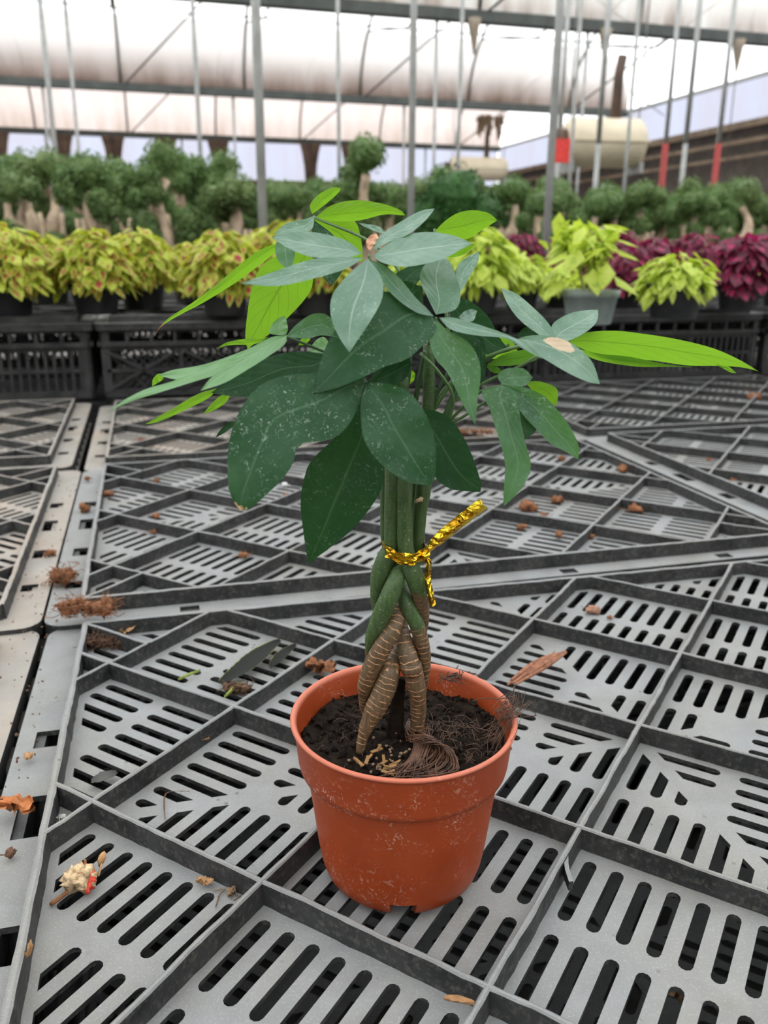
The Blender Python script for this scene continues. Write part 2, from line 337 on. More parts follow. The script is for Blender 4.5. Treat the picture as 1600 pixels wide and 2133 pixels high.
# heaters: tapered beige drums slung from the roof, with flues
M_CREAM = simple('cream_enamel', (.66, .58, .43), .5, 0, .12, 3); M_FLUE = simple('rusty_flue', (.10, .065, .05), .8, 0, .3, 8)
def heater(px, py, Y, L, D, flue, lab, red, up):
    c = unY(px, py, Y); t = thing('hanging_heater', lab, 'heater', c, math.radians(8))
    m = MB(); m.tube([(x*L/2, 0, 0) for x in (-1, -.97, -.86, .86, .97, 1)], [D*.30, D*.42, D*.5, D*.5, D*.42, D*.3], 28); m.build('drum', M_CREAM, t)
    m = MB(); m.tube([(-L*.5, 0, 0), (-L*.5-.10, 0, 0)], D*.27, 20); m.build('fan_collar', M_FLUE, t)
    m = MB(); m.tube([(L*.14, 0, D*.42), (L*.14, 0, D*.5+flue*.7), (L*.17, 0, D*.5+flue)], [D*.12, D*.1, D*.1], 10); m.build('flue_pipe', M_FLUE, t)
    for s_ in (-1, 1):
        m = MB(); m.box((s_*L*.45-.02, -D*.35, -D*.62), (s_*L*.45+.02, D*.35, -D*.4)); m.build('foot', M_GALV, t, False)
        m = MB(); m.tube([(s_*L*.45, 0, D*.45), (s_*L*.45, 0, HG+up-c.z)], .008, 5); m.build('hanger_rod', M_GALV, t)
    m = MB(); m.box((-L*.5, -D*.53, -.01), (L*.5, -D*.50, .01)); m.build('seam_strip', M_CREAM, t, False)
    if red: m = MB(); m.box((-L*.5-.16, -D*.42, -D*.45), (-L*.5+.01, -D*.3, D*.02)); m.build('control_panel', simple('red_panel', (.75, .05, .04), .5), t, False)
    return t
heater(1256, 298, 9.2, .80, .46, .56, 'large beige drum heater with rusty flue at right', True, 1.42)
h2 = heater(996, 352, 17.5, 1.12, .42, .62, 'small distant beige drum heater with ragged flue cap', False, 1.15)
m = MB()
for k in range(40):
    a = R.uniform(-.28, .18); m.bar((.24+a, R.uniform(-.1, .1), .92+R.uniform(-.05, .05)), (.24+a*1.1+R.uniform(-.05, .05), 0, .92-R.uniform(.1, .55)*(1-abs(a)*1.5)), .05, .01)
m.build('flue_cap', simple('frayed_straw', (.33, .25, .17), .9), h2, False)
# tall grey trellis poles beyond the first flower bench and thin ones farther away
for i, (x, y, Y, r, lab) in enumerate(((548, 470, 2.95, .0150, 'thick grey steel pole left of the plant, standing behind the flower pots'), (856, 430, 2.95, .0108, 'grey steel pole rising directly behind the top of the plant'), (1139, 480, 2.95, .0128, 'grey steel pole right of the plant, behind the maroon coleus'),
        (116, 330, 6.2, .017, 'thin grey pole behind the leftmost tall ficus'), (418, 330, 6.2, .015, 'thin grey pole in front of the fourth dark curtain'), (706, 300, 6.2, .013, 'thin grey pole between the two nearer poles'), (955, 300, 6.2, .013, 'thin grey pole right of the central pole'), (1187, 370, 6.6, .013, 'thin grey pole crossing the left end of the large heater'), (1302, 370, 6.6, .013, 'thin grey pole crossing the right end of the large heater'))):
    b = unY(x, y, Y); m = MB(); m.tube([(0, 0, 0), (0, 0, 3.6)], r, 12); m.build('support_pole', M_GALV, None, loc=(b.x, b.y, Z0), label=lab, category='pole')
# ============================================================ crates
CELL = .11424; P_ = CELL*math.sqrt(2); HU, HV, FL = .345, .235, .030; DK = .143; A45 = math.pi/4
def clip(poly, a, b, c):                           # keep a*x+b*y<=c
    out = []
    for i in range(len(poly)):
        p, q = poly[i], poly[(i+1) % len(poly)]; dp = a*p[0]+b*p[1]-c; dq = a*q[0]+b*q[1]-c
        if dp <= 0: out.append(p)
        if dp*dq < 0: t = dp/(dp-dq); out.append((p[0]+(q[0]-p[0])*t, p[1]+(q[1]-p[1])*t))
    return out
def area(p): return abs(sum(p[i][0]*p[(i+1) % len(p)][1]-p[(i+1) % len(p)][0]*p[i][1] for i in range(len(p))))/2
def slots():
    res = []; S2 = math.sqrt(.5)
    for i in range(-5, 5):
        for j in range(-5, 5):
            cu, cv = ((i+.5)+(j+.5))*CELL*S2, ((j+.5)-(i+.5))*CELL*S2
            if abs(cu) > HU+.09 or abs(cv) > HV+.09: continue
            for su in (-1, 1):
                for sv in (-1, 1):
                    if cu*su < -.09 or cv*sv < -.09: continue
                    adir = su*sv > 0
                    for k in range(8):
                        tr = (.085+.118*k)
                        for lo, hi in ((.065, .445), (.535, .925)):
                            w = .0032; L0, L1 = lo*CELL+w, hi*CELL-w; poly = []
                            for e, sg in ((L1, 1), (L0, -1)):
                                for q in range(6):
                                    an = -math.pi/2+math.pi*q/5; poly.append((e+sg*w*math.cos(an), sg*w*math.sin(an)+tr*CELL))
                            pp = []
                            for x, y in poly:
                                s_, t_ = ((y, x) if adir else (x, y)); s_ += i*CELL; t_ += j*CELL
                                pp.append(((s_+t_)*S2, (t_-s_)*S2))
                            if adir: pp = pp[::-1]
                            for cl in ((-su, 0, -.0045), (0, -sv, -.0045), (su, 0, HU-.007), (0, sv, HV-.007)):
                                if pp: pp = clip(pp, *cl)
                            if len(pp) > 2 and area(pp) > 5e-5: res.append(pp)
    return res
def curvemesh(name, outer, holes, th, z, mat, bev=0):
    c = bpy.data.curves.new(name, 'CURVE'); c.dimensions = '2D'; c.fill_mode = 'BOTH'; c.extrude = th/2; c.bevel_depth = bev; c.bevel_resolution = 0
    for poly in [outer]+holes:
        s = c.splines.new('POLY'); s.points.add(len(poly)-1)
        for i, (x, y) in enumerate(poly): s.points[i].co = (x, y, 0, 1)
        s.use_cyclic_u = True
    o = bpy.data.objects.new('tmp', c); COL.objects.link(o); dg = bpy.context.evaluated_depsgraph_get(); dg.update()
    m = bpy.data.meshes.new_from_object(o.evaluated_get(dg)); bpy.data.objects.remove(o); bpy.data.curves.remove(c)
    m.name = name; m.transform(Matrix.Translation((0, 0, z-th/2))); m.materials.clear(); m.materials.append(mat); return m
def rrect(u, v, r, n=5):
    return [(sx_*(u-r)+r*math.cos(a), sy_*(v-r)+r*math.sin(a)) for sx_, sy_, a0 in ((1, 1, 0), (-1, 1, 90), (-1, -1, 180), (1, -1, 270)) for a in [math.radians(a0+90*k/n) for k in range(n+1)]]
def rect(x, y, w, h): return [(x-w, y-h), (x+w, y-h), (x+w, y+h), (x-w, y+h)]
deck = curvemesh('deck', rrect(HU, HV, .01), slots(), .0025, DK, M_PL)
holes = [rrect(HU+.001, HV+.001, .01)]
for s_ in (-1, 1):
    for x in (-.26, -.09, .09, .26): holes.append(rect(x, s_*(HV+.014), .008, .0055))
    for y, hh in ((.09, .0095), (.012, .018), (-.08, .0115), (-.17, .008)): holes.append(rect(s_*(HU+.0125), y, .0070, hh))
flange = curvemesh('flange', rrect(HU+FL, HV+.0235, .016), holes, .0035, DK-.001, M_PL)
lipm = MB(); ro_ = rrect(HU+FL-.0005, HV+.0230, .016)
def ring(m, outer, th, z0, z1):
    n = len(outer); inn = []
    for x, y in outer:
        l = math.hypot(x, y); inn.append((x-math.copysign(th, x), y-math.copysign(th, y)))
    vs = [(x, y, z) for z in (z0, z1) for x, y in outer]+[(x, y, z) for z in (z0, z1) for x, y in inn]
    f = []
    for k in range(n):
        k2 = (k+1) % n; f += [(k, k2, n+k2, n+k), (2*n+k2, 2*n+k, 3*n+k, 3*n+k2), (n+k, n+k2, 3*n+k2, 3*n+k), (k2, k, 2*n+k, 2*n+k2)]
    m.add(vs, f)
ring(lipm, ro_, .003, DK-.014, DK-.0015)
def ribmesh(name, p, q, seed, th=.0030, h=.0122, rough=1., bends=()):
    rr = random.Random(seed); p = Vector((*p, 0)); q = Vector((*q, 0)); d = (q-p); L = d.length; d.normalize(); nn = Vector((-d.y, d.x, 0))
    n = max(2, int(L/.006)); vs = []; z0 = DK-.0012; off = rr.uniform(0, 50)
    for i in range(n+1):
        t = i/n; c = p+d*L*t
        o1 = noise.noise(Vector((off, t*L*30, 0)))*.0009*rough; zt = noise.noise(Vector((off, 5, t*L*90)))*.0005
        for (tb, amp, wd) in bends: o1 += amp*math.exp(-((t-tb)/wd)**2)
        c2 = c+nn*o1; w = th/2*(1+.25*noise.noise(Vector((off, 9, t*L*150))))
        vs += [c-nn*w*1.35+ZU*z0, c2-nn*w+ZU*(DK+h-.0006+zt), c2-nn*w*.4+ZU*(DK+h+zt), c2+nn*w*.4+ZU*(DK+h+zt), c2+nn*w+ZU*(DK+h-.0006+zt), c+nn*w*1.35+ZU*z0]
    f = [(i*6+k, (i+1)*6+k, (i+1)*6+(k+1) % 6, i*6+(k+1) % 6) for i in range(n) for k in range(6)]
    f += [tuple(range(6)), tuple(n*6+k for k in range(6))[::-1]]
    return me(name, vs, f, M_PL, False)
def ribs():
    out = []; S = []
    for k in range(-3, 4):
        for fam in (1, -1):                           # u - fam*v = k*P_
            pts = []; c = k*P_
            for v in (-HV, HV):
                u = c+fam*v
                if abs(u) <= HU: pts.append((u, v))
            for u in (-HU, HU):
                v = (u-c)*fam
                if abs(v) < HV: pts.append((u, v))
            if len(pts) == 2: S.append((pts[0], pts[1], k*10+fam))
    for su in (-1, 1):
        for sv in (-1, 1):
            p = (su*HU, sv*HV); g = .0975/2; S.append((p, (su*(HU-g), sv*(HV-g)), 100+su*2+sv))
    return S
crate0 = thing('plastic_crate', 'x', 'crate')
ob('deck', deck, crate0); fl = ob('flange', flange, crate0); lipm.build('flange_lip', M_PL, crate0, False)
for p, q, sd in ribs(): ob('rib', ribmesh('rib', p, q, sd), crate0)
for a, b, sd in (((-HU, -HV), (HU, -HV), 301), ((HU, -HV), (HU, HV), 302), ((HU, HV), (-HU, HV), 303), ((-HU, HV), (-HU, -HV), 304)):
    ob('edge_rib', ribmesh('edge_rib', a, b, sd, .0040, .0124, .8), crate0)
def sidepanel(L, kind):
    m = MB(); x = L/2
    m.box((-x, -.003, 0), (x, .003, .014)); m.box((-x, -.010, .098), (x, .003, .106)); m.box((-x, -.003, .124), (x, .003, DK-.004)); m.box((-x, -.003, .090), (x, .003, .098))
    for e in (-1, 1): m.box((e*x-.012 if e > 0 else -x, -.004, 0), (x if e > 0 else -x+.012, .004, DK-.004))
    n = int(L/.045)
    for i in range(1, n): xx = -x+L*i/n; m.box((xx-.003, -.008, .106), (xx+.003, .002, .125))
    if kind == 0:
        m.box((-x, -.003, .05), (x, .003, .055)); n = int(L/.0155)
        for i in range(1, n): xx = -x+L*i/n; m.box((xx-.0028, -.002, .01), (xx+.0028, .003, .092))
        for i in range(1, 4): xx = -x+L*i/4; m.box((xx-.005, -.006, .01), (xx+.005, .003, .092))
    else:
        m.box((-x, -.004, .048), (x, .003, .054)); n = 5
        for i in range(n):
            a, b = -x+L*i/n, -x+L*(i+1)/n; m.bar((a, -.003, .012), (b, -.003, .092), .005, .006, Vector((0, 1, 0))); m.bar((a, -.003, .092), (b, -.003, .012), .005, .006, Vector((0, 1, 0)))
            m.box((a-.004, -.005, .01), (a+.004, .003, .092))
        n = int(L/.016)
        for i in range(n):
            a = -x+L*i/n; m.bar((a, .002, .012), (a+.08 if a+.08 < x else x, .002, .092), .0025, .002, Vector((0, 1, 0))); m.bar((a, .002, .092), (a+.08 if a+.08 < x else x, .002, .012), .0025, .002, Vector((0, 1, 0)))
    return m
pan = {}
def addpanels(root, kinds):
    for i, (L, x, y, rz) in enumerate(((2*HU+.034, 0, -HV-.012, 0), (2*HV+.02, HU+.017, 0, math.pi/2), (2*HU+.034, 0, HV+.012, math.pi), (2*HV+.02, -HU-.017, 0, -math.pi/2))):
        key = (round(L, 3), kinds[i % 2])
        if key not in pan: pan[key] = sidepanel(L, kinds[i % 2]).mesh('side_panel', M_PLD, False)
        o = ob('side_panel', pan[key], root, (x, y, 0)); o.rotation_euler.z = rz
addpanels(crate0, (0, 0))
A1, A2 = .2498, .2697; C1 = Vector((.1595, .4622)); C2 = Vector((.0218, .9625))
def fr(a): return Vector((math.cos(a), math.sin(a))), Vector((-math.sin(a), math.cos(a)))
U1, V1 = fr(A1); U2, V2 = fr(A2)
spots = [  # (centre, angle, lift, material, label)
    (C1, A1, 0, None, 'grey upturned plastic crate in the foreground, carrying the terracotta pot'),
    (C1-U1*.756, A1, .001, M_PLT, 'dusty crate at the lower left edge, beside the one with the pot'),
    (C1+U1*.756, A1, .001, None, 'grey crate just past the lower right edge'),
    (C2, A2, .004, None, 'dark upturned crate directly behind the one carrying the pot'),
    (C2-U2*.752, A2, .005, M_PLT, 'tan-dusted crate at the left edge in the second row'),
    (C2+U2*.750, A2-.01, .008, None, 'crate at the right edge in the second row, its pale flange lying on its neighbour'),
    (C2+V2*.519, A2, .002, M_PLT, 'tan-dusted crate in the third row, behind the leaves at left centre'),
    (C2+V2*.519-U2*.765, A2, .009, M_PLT, 'brown-dusted crate at the far left in the third row, against the bench'),
    (C2+V2*.530+U2*.748, A2, .004, None, 'dark crate at the far right in the third row, against the bench')]
crate0.location = (C1.x, C1.y, -DK); crate0.rotation_euler.z = A1; crate0['label'] = spots[0][4]; crate0['group'] = 'upturned crates of the near table'
for c, a, dz, mt, lab in spots[1:]:
    dup(crate0, (c.x, c.y, -DK+dz), a, lab, mat=mt)
# a sprung, crescent-shaped sliver of broken rib beside the pot
P4 = cr_([(un(x, y, .0105)-Vector((C1.x, C1.y, 0))) for x, y in ((1206, 1728), (1184, 1762), (1180, 1800), (1190, 1836))], 10); m = MB(); Mi = Matrix.Rotation(-A1, 3, 'Z'); vs = []
for i, p in enumerate(P4):
    p = Mi @ p; w = Vector((.0011, 0, 0)); h = .010*(1-.5*i/10); z = p.z+DK
    vs += [Vector((p.x, p.y, z-h))-w, Vector((p.x, p.y, z))-w, Vector((p.x, p.y, z))+w, Vector((p.x, p.y, z-h))+w]
m.add(vs, [(i*4+k, i*4+(k+1) % 4, i*4+4+(k+1) % 4, i*4+4+k) for i in range(10) for k in range(4)]+[(3, 2, 1, 0), (40, 41, 42, 43)]); m.build('rib_splinter', M_PL, crate0, False)
# bench behind: the same crates, one layer higher
bench0 = thing('plastic_crate', 'x', 'crate')
for ch in crate0.children:
    if ch.name.split('.')[0] not in ('side_panel', 'rib_splinter'): c = ch.copy(); COL.objects.link(c); c.parent = bench0
addpanels(bench0, (1, 0))
rows = ['front row', 'second row', 'third row', 'rear row']; cols = ['left end', 'left middle', 'right middle', 'right end']
first = True; BZ = .0125
for j in range(4):
    for i in range(-1, 3):
        c = C2+V2*(.519*2+.02+j*.519)+U2*(i*.752)
        lab = 'dark crate of the flower bench, %s, %s' % (rows[j], cols[i+1])
        if j == 0 and i == -1: r = dup(crate0, (c.x, c.y, BZ), A2, lab, 'crates of the raised flower bench', M_PLD, lambda ch: ch.name != 'rib_splinter')
        elif first: bench0.location = (c.x, c.y, BZ); bench0.rotation_euler.z = A2; bench0['label'] = lab; bench0['group'] = 'crates of the raised flower bench'; first = False
        else: dup(bench0 if (i+j) % 2 == 0 else crate0, (c.x, c.y, BZ), A2, lab, 'crates of the raised flower bench', M_PLD, lambda ch: ch.name != 'rib_splinter')
BT = BZ+DK+.0125          # rib tops of the bench
# lower layer
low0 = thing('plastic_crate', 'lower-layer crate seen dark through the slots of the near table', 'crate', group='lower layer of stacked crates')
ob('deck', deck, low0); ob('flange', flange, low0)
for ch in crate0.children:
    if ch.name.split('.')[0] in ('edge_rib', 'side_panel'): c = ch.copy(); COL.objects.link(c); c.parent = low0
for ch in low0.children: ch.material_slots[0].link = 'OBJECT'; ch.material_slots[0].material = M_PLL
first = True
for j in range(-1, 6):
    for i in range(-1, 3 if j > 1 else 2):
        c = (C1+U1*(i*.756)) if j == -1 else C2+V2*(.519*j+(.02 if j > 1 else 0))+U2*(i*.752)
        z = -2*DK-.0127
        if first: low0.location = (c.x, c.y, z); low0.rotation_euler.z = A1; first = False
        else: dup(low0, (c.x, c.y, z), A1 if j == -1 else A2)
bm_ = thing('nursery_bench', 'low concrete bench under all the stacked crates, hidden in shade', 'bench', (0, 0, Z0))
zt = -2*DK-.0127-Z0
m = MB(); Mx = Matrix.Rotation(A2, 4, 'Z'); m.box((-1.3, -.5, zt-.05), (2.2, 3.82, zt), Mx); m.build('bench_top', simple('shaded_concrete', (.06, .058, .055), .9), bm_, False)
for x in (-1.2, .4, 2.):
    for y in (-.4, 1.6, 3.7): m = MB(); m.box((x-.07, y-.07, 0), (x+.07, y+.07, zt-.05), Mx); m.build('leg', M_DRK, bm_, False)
# ============================================================ potted plant
PX, PY = .0098, .349
plant = thing('potted_money_tree', 'small braided-stem plant with palmate leaves in a terracotta plastic pot, centre of the picture', 'potted plant', (PX, PY, 0))
plant.location = (PX, PY, .0006)
def sub(name, mesh, mb=None): return ob(name, mesh, plant, (-PX, -PY, 0))      # child meshes are written in world coordinates
q = NM('terracotta_plastic'); p = q.pos(); n1 = q.noise(p, 30, 4); n2 = q.noise(p, 420, 2, .5, 1.6); z = q.xyz(p)[2]
c = q.mix(q.rng(n1, .3, .7), (.27, .040, .008), (.34, .056, .012))
rimz = q.rng(z, .0825, .0845); c = q.mix(q.math('MULTIPLY', rimz, .75), c, (.62, .20, .13))
wear = q.math('MULTIPLY', q.rng(n2, .585, .65), q.rng(q.noise(p, 38, 3), .46, .62)); band = q.rng(q.math('ABSOLUTE', q.math('SUBTRACT', z, .060)), .003, .02, 1, .35)
c = q.mix(q.math('MULTIPLY', q.math('MULTIPLY', wear, band), .9), c, (.66, .42, .34))
dust = q.rng(q.noise(p, 22, 4, .7), .5, .8, 0, .35); c = q.mix(dust, c, (.34, .09, .035))
M_POT = q.done(q.pbr(c, q.rng(n1, .3, .7, .38, .55), 0, q.bump(q.noise(p, 200, 3), .08, .0006), .3))
RR = .0525; m = MB()
prof = [(.0310, .0004), (.0345, .0012), (.0375, .0045), (.0392, .010), (.0408, .020), (.0438, .045), (.0457, .0585), (.0462, .0600), (.0488, .0612), (.0494, .0640), (.0510, .0808), (.0514, .0822), (.0525, .0828), (.0528, .0838), (.0520, .0846), (.0508, .0843), (.0498, .0830), (.0490, .074), (.0470, .0640), (.0440, .0600), (.0425, .045), (.0395, .020), (.036, .008), (.0, .007)]
N = 120
def notch(i, k): 
    a = (k+.5)*360/N; return i < 3 and any(abs((a-c_+180) % 360-180) < 9.5 for c_ in (270, 30, 150))
m.lathe(prof, N, (0, 0, 0), notch)
# floor and walls of the three drainage notches
for c_ in (270, 30, 150):
    for s_ in (-1, 1):
        a = math.radians(c_+s_*9); d = Vector((math.cos(a), math.sin(a), 0)); m.add([d*.0310+ZU*.0004, d*.0345+ZU*.0012, d*.0375+ZU*.0045, d*.0392+ZU*.010, d*.031+ZU*.010], [(0, 1, 2, 3, 4)])
    vs = []
    for k in range(-3, 4): a = math.radians(c_+k*3); d = Vector((math.cos(a), math.sin(a), 0)); vs += [d*.0392+ZU*.0100, d*.027+ZU*.0100]
    m.add(vs, [(2*k, 2*k+2, 2*k+3, 2*k+1) for k in range(6)])
pot = m.build('pot', M_POT, plant)
q = NM('potting_soil'); p = q.pos(); n1 = q.noise(p, 260, 5, .7); n2 = q.noise(p, 60, 3)
c = q.mix(q.rng(n1, .35, .7), (.004, .003, .0025), (.028, .018, .012)); c = q.mix(q.rng(q.vor(p, 480), .0, .12, .3, 0), c, (.08, .05, .03))
M_SOIL = q.done(q.pbr(c, .85, 0, q.bump(n1, .8, .002), .12))
def soilh(x, y):
    v = Vector((x*38, y*38, 3)); return .0720+.0032*noise.fractal(v, .8, 2.1, 5)+.0022*noise.noise(Vector((x*190, y*190, 1)))+.004*math.exp(-((x-.008)**2+(y+.008)**2)/.0003)
m = MB(); nr, na = 30, 100; vs = [(0, 0, soilh(0, 0))]; fs = []
for i in range(1, nr+1):
    for k in range(na):
        r = .0485*i/nr; a = 2*math.pi*k/na; x, y = r*math.cos(a), r*math.sin(a); vs.append((x, y, soilh(x, y)-(.001 if i == nr else 0)))
fs = [(0, 1+k, 1+(k+1) % na) for k in range(na)]+[(1+(i-1)*na+k, 1+i*na+k, 1+i*na+(k+1) % na, 1+(i-1)*na+(k+1) % na) for i in range(1, nr) for k in range(na)]
m.add(vs, fs); soil = m.build('soil', M_SOIL, plant)
def blob(m, c, r, seed, n=2, sq=(1, 1, 1), rough=.35):
    b = bmesh.new(); bmesh.ops.create_icosphere(b, subdivisions=n, radius=1)
    M = Matrix.Rotation(seed*1.7, 3, 'Z') @ Matrix.Rotation(seed*.9, 3, 'X'); vs = []
    for v in b.verts:
        d = v.co*(1+rough*noise.noise(v.co*1.8+Vector((seed*7.1, 0, 0)))*2); vs.append(Vector(c)+(M @ Vector((d.x*sq[0], d.y*sq[1], d.z*sq[2])))*r)
    m.add(vs, [tuple(v.index for v in f.verts) for f in b.faces]); b.free()
m = MB()
for k in range(420):
    r = .047*math.sqrt(R.random()); a = R.uniform(0, 6.283); x, y = r*math.cos(a), r*math.sin(a)
    blob(m, (x, y, soilh(x, y)+.0006), R.uniform(.0008, .0022), k, 1, (1, 1, .8), .5)
m.build('soil_crumbs', M_SOIL, soil, False, kind='stuff')
m = MB()
for k in range(45):
    x, y = R.gauss(-.003, .008), R.gauss(-.022, .006); blob(m, (x, y, soilh(x, y)+.0022+R.uniform(0, .002)), R.uniform(.0004, .0009), k, 1)
m.build('grit', simple('tan_grit', (.20, .13, .08), .9), soil, False, kind='stuff')
# matted brown roots lying on the soil
def lpx(x, y, z): v = un(x, y, z); return v-Vector((PX, PY, 0))
m = MB()
for k in range(90):
    o1, o2 = R.gauss(0, 1.6), R.gauss(0, 1.6); s_ = R.uniform(-1, 1)
    pts = [lpx(858+s_*10+o1*3, 1512+o2*4, .0775), lpx(865+s_*20, 1540+o1*3, .080+.001*o2), lpx(900+s_*30+o1*3, 1545+s_*14, .0815+.001*o1), lpx(930+s_*26, 1570+s_*20+o2*3, .080), lpx(905+s_*34+o1*6, 1605+s_*10, .0775+.0008*o2), lpx(850+o1*22, 1612+o2*6, .0755)]
    if k % 2: pts = [lpx(870+s_*26, 1525+o2*5, .077), lpx(880+s_*14+o1*3, 1550, .0805), lpx(868+s_*12+o1*4, 1585, .0795), lpx(845+o1*16+s_*10, 1615+o2*5, .0755)]
    m.tube(cr_(pts, 14), .0002+.00012*R.random(), 4, False)
m.build('matted_roots', simple('brown_root_fibre', (.085, .036, .018), .5, 0, .7, 200), soil, kind='stuff')
m = MB()
for k in range(170):
    big = k < 120; a = R.uniform(-.5, .75) if big else R.uniform(0, 6.28); r = R.uniform(.012, .046); x, y = r*math.cos(a)*1., r*math.sin(a)-(.008 if big else 0)
    if math.hypot(x, y) > .046: continue
    z = soilh(x, y)+.0012; d = Vector((R.gauss(0, 1), R.gauss(0, 1), 0)).normalized()*R.uniform(.003, .009); pts = [Vector((x, y, z)), Vector((x, y, z+.002*R.random()))+d*.5+Vector((R.gauss(0, .001), R.gauss(0, .001), 0)), Vector((x, y, z-.0004))+d]
    if math.hypot(pts[2].x, pts[2].y) > .0465: continue
    m.tube(cr_(pts, 6), .00018, 3, False)
# fibres climbing over the right side of the rim
for k in range(34):
    o1, o2, o3 = R.gauss(0, 1), R.gauss(0, 1), R.gauss(0, 1)
    pts = [lpx(1025+o1*16, 1545+o2*26, .077), lpx(1045+o3*12, 1510+o2*16, .083+.001*o3), lpx(1055+o2*14, 1482+o1*14, .0872+.0015*o3), lpx(1064+o1*16, 1470+o3*14, .0885+.002*o2), lpx(1068+o3*20, 1462+o2*14, .088+.003*o1)]
    m.tube(cr_(pts, 8), .00015, 3, False)
for pts in ([(985, 1462, .080), (1010, 1457, .0855), (1040, 1458, .089), (1075, 1452, .090)], [(1060, 1470, .087), (1100, 1480, .086), (1118, 1492, .083), (1095, 1494, .082)], [(1050, 1465, .088), (1070, 1440, .091), (1073, 1425, .092)]):
    m.tube(cr_([lpx(*a) for a in pts], 12), .00022, 4, False)
m.build('root_fibres', simple('pale_root_fibre', (.10, .055, .035), .7, 0, .5, 90), soil, kind='stuff')
m = MB(); 
for k in range(60):
    o1, o2 = R.gauss(0, 1), R.gauss(0, 1); a = lpx(925+o1*10+k*.6, 1418-k*.25+o2*5, .083+.0006*o2); m.tube([a, a+Vector((R.gauss(.002, .002), R.gauss(0, .002), R.gauss(.0005, .001)))], .0003, 3, False)
m.build('dry_root_tuft', simple('dry_root_brown', (.075, .04, .028), .8), soil, kind='stuff')
m = MB()
for k, (x, y) in enumerate(((800, 1590), (812, 1600), (822, 1592), (808, 1612), (765, 1585), (785, 1565), (748, 1590))):
    a = lpx(x, y, .0765); w_ = Vector((R.gauss(0, 1), R.gauss(0, 1), R.gauss(0, .5))).normalized(); m.bar(a-w_*.003, a+w_*.003, .0016, .0004); w_ = Vector((R.gauss(0, 1), R.gauss(0, 1), .8)).normalized(); m.bar(a, a+w_*.0032, .0012, .0004)
m.build('husk_scrap', simple('tan_husk', (.26, .14, .05), .8), soil, False)
# ---------------- stems
def stemmat(name, zsplit, ring=1., slant=0):
    q = NM(name); p = q.pos(); u, v = q.xyz(q.n('ShaderNodeUVMap').outputs[0])[:2]; z = q.xyz(p)[2]
    n1 = q.noise(p, 130, 4); fine = q.noise(q.pos((1, 1, .15)), 900, 3)
    f = q.rng(q.math('ADD', z, q.math('MULTIPLY', q.math('SUBTRACT', n1, .5), .012)), zsplit-.0012, zsplit+.0012)
    brown = q.mix(q.rng(fine, .3, .7), (.065, .040, .020), (.165, .105, .055)); brown = q.mix(q.rng(n1, .45, .75, 0, .5), brown, (.12, .10, .05))
    green = q.mix(q.rng(fine, .3, .7), (.034, .075, .020), (.070, .130, .040)); green = q.mix(q.rng(n1, .5, .8, 0, .6), green, (.10, .12, .08))
    spk = q.math('MULTIPLY', q.rng(q.noise(p, 900, 1), .66, .72), q.rng(z, zsplit+.055, zsplit+.03)); green = q.mix(q.math('MULTIPLY', spk, .55), green, (.32, .40, .20))
    w = q.math('PINGPONG', q.math('ADD', q.math('MULTIPLY', v, 380), q.math('MULTIPLY', q.noise(p, 120, 2), 1.4)), .5)
    rg = q.rng(w, .03, .10, 1, 0); rg = q.math('MULTIPLY', rg, q.rng(q.noise(p, 210, 1), .40, .5)); 
    brown = q.mix(q.math('MULTIPLY', rg, ring), brown, (.62, .33, .17))
    c = q.mix(f, brown, green)
    return q.done(q.pbr(c, .5, 0, q.bump(q.math('ADD', fine, q.math('MULTIPLY', rg, .5)), .35, .0005), .45))
SY = .345
def z5(x, y): return 700+.2344*x, 950+.2344*y
def z6(x, y): return 590+.325*x, 1340+.325*y
def stem(pts, mat, name='stem', n=16, res=40):
    P = []; rad = []
    for x, y, dy, r in pts: v = unY(x, y, SY+dy); P.append((v.x, v.y, v.z, r*v.y/FPX*1.15))
    S = cr_([Vector(p[:3]) for p in P], res)
    # radius by nearest parameter along the polyline
    L = [0]
    for i in range(1, len(P)): L.append(L[-1]+(Vector(P[i][:3])-Vector(P[i-1][:3])).length)
    rr = []
    for i in range(res+1):
        g = L[-1]*i/res; j = 0
        while j < len(L)-2 and L[j+1] < g: j += 1
        t = min(1, max(0, (g-L[j])/max(1e-9, L[j+1]-L[j]))); t = t*t*(3-2*t); rr.append(P[j][3]*(1-t)+P[j+1][3]*t)
    m = MB(); m.tube(S, rr, n); return sub(name, m.mesh(name, mat))
def s5(l): return [(*z5(x, y), d, r) for x, y, d, r in l]
def s6(l): return [(*z6(x, y), d, r) for x, y, d, r in l]
Z = lambda y, Y=SY: unY(830, y, Y).z
b = 1.0
stem([(812, 800, -.002, 10), (815, 900, -.002, 13), (818, 1000, -.002, 15), (815, 1100, -.002, 14)]+s5([(490, 800, -.002, 62*.2344), (440, 930, -.002, 80*.2344), (400, 1060, -.001, 84*.2344), (370, 1200, .001, 62*.2344), (380, 1350, .006, 14), (450, 1450, .010, 14), (560, 1600, .010, 15)]), stemmat('stem_bark_grey', Z(1330), .4))
stem([(838, 790, .000, 11), (842, 900, -.001, 14), (842, 1000, -.003, 16)]+s5([(605, 500, -.003, 16), (615, 800, -.004, 15.5), (645, 950, -.005, 17), (700, 1090, -.005, 18.5), (745, 1230, -.003, 17), (770, 1380, .000, 13.5), (760, 1550, .005, 12), (700, 1700, .010, 13), (620, 1850, .011, 14)]), stemmat('stem_bark_right', Z(950+.2344*1190), .3))
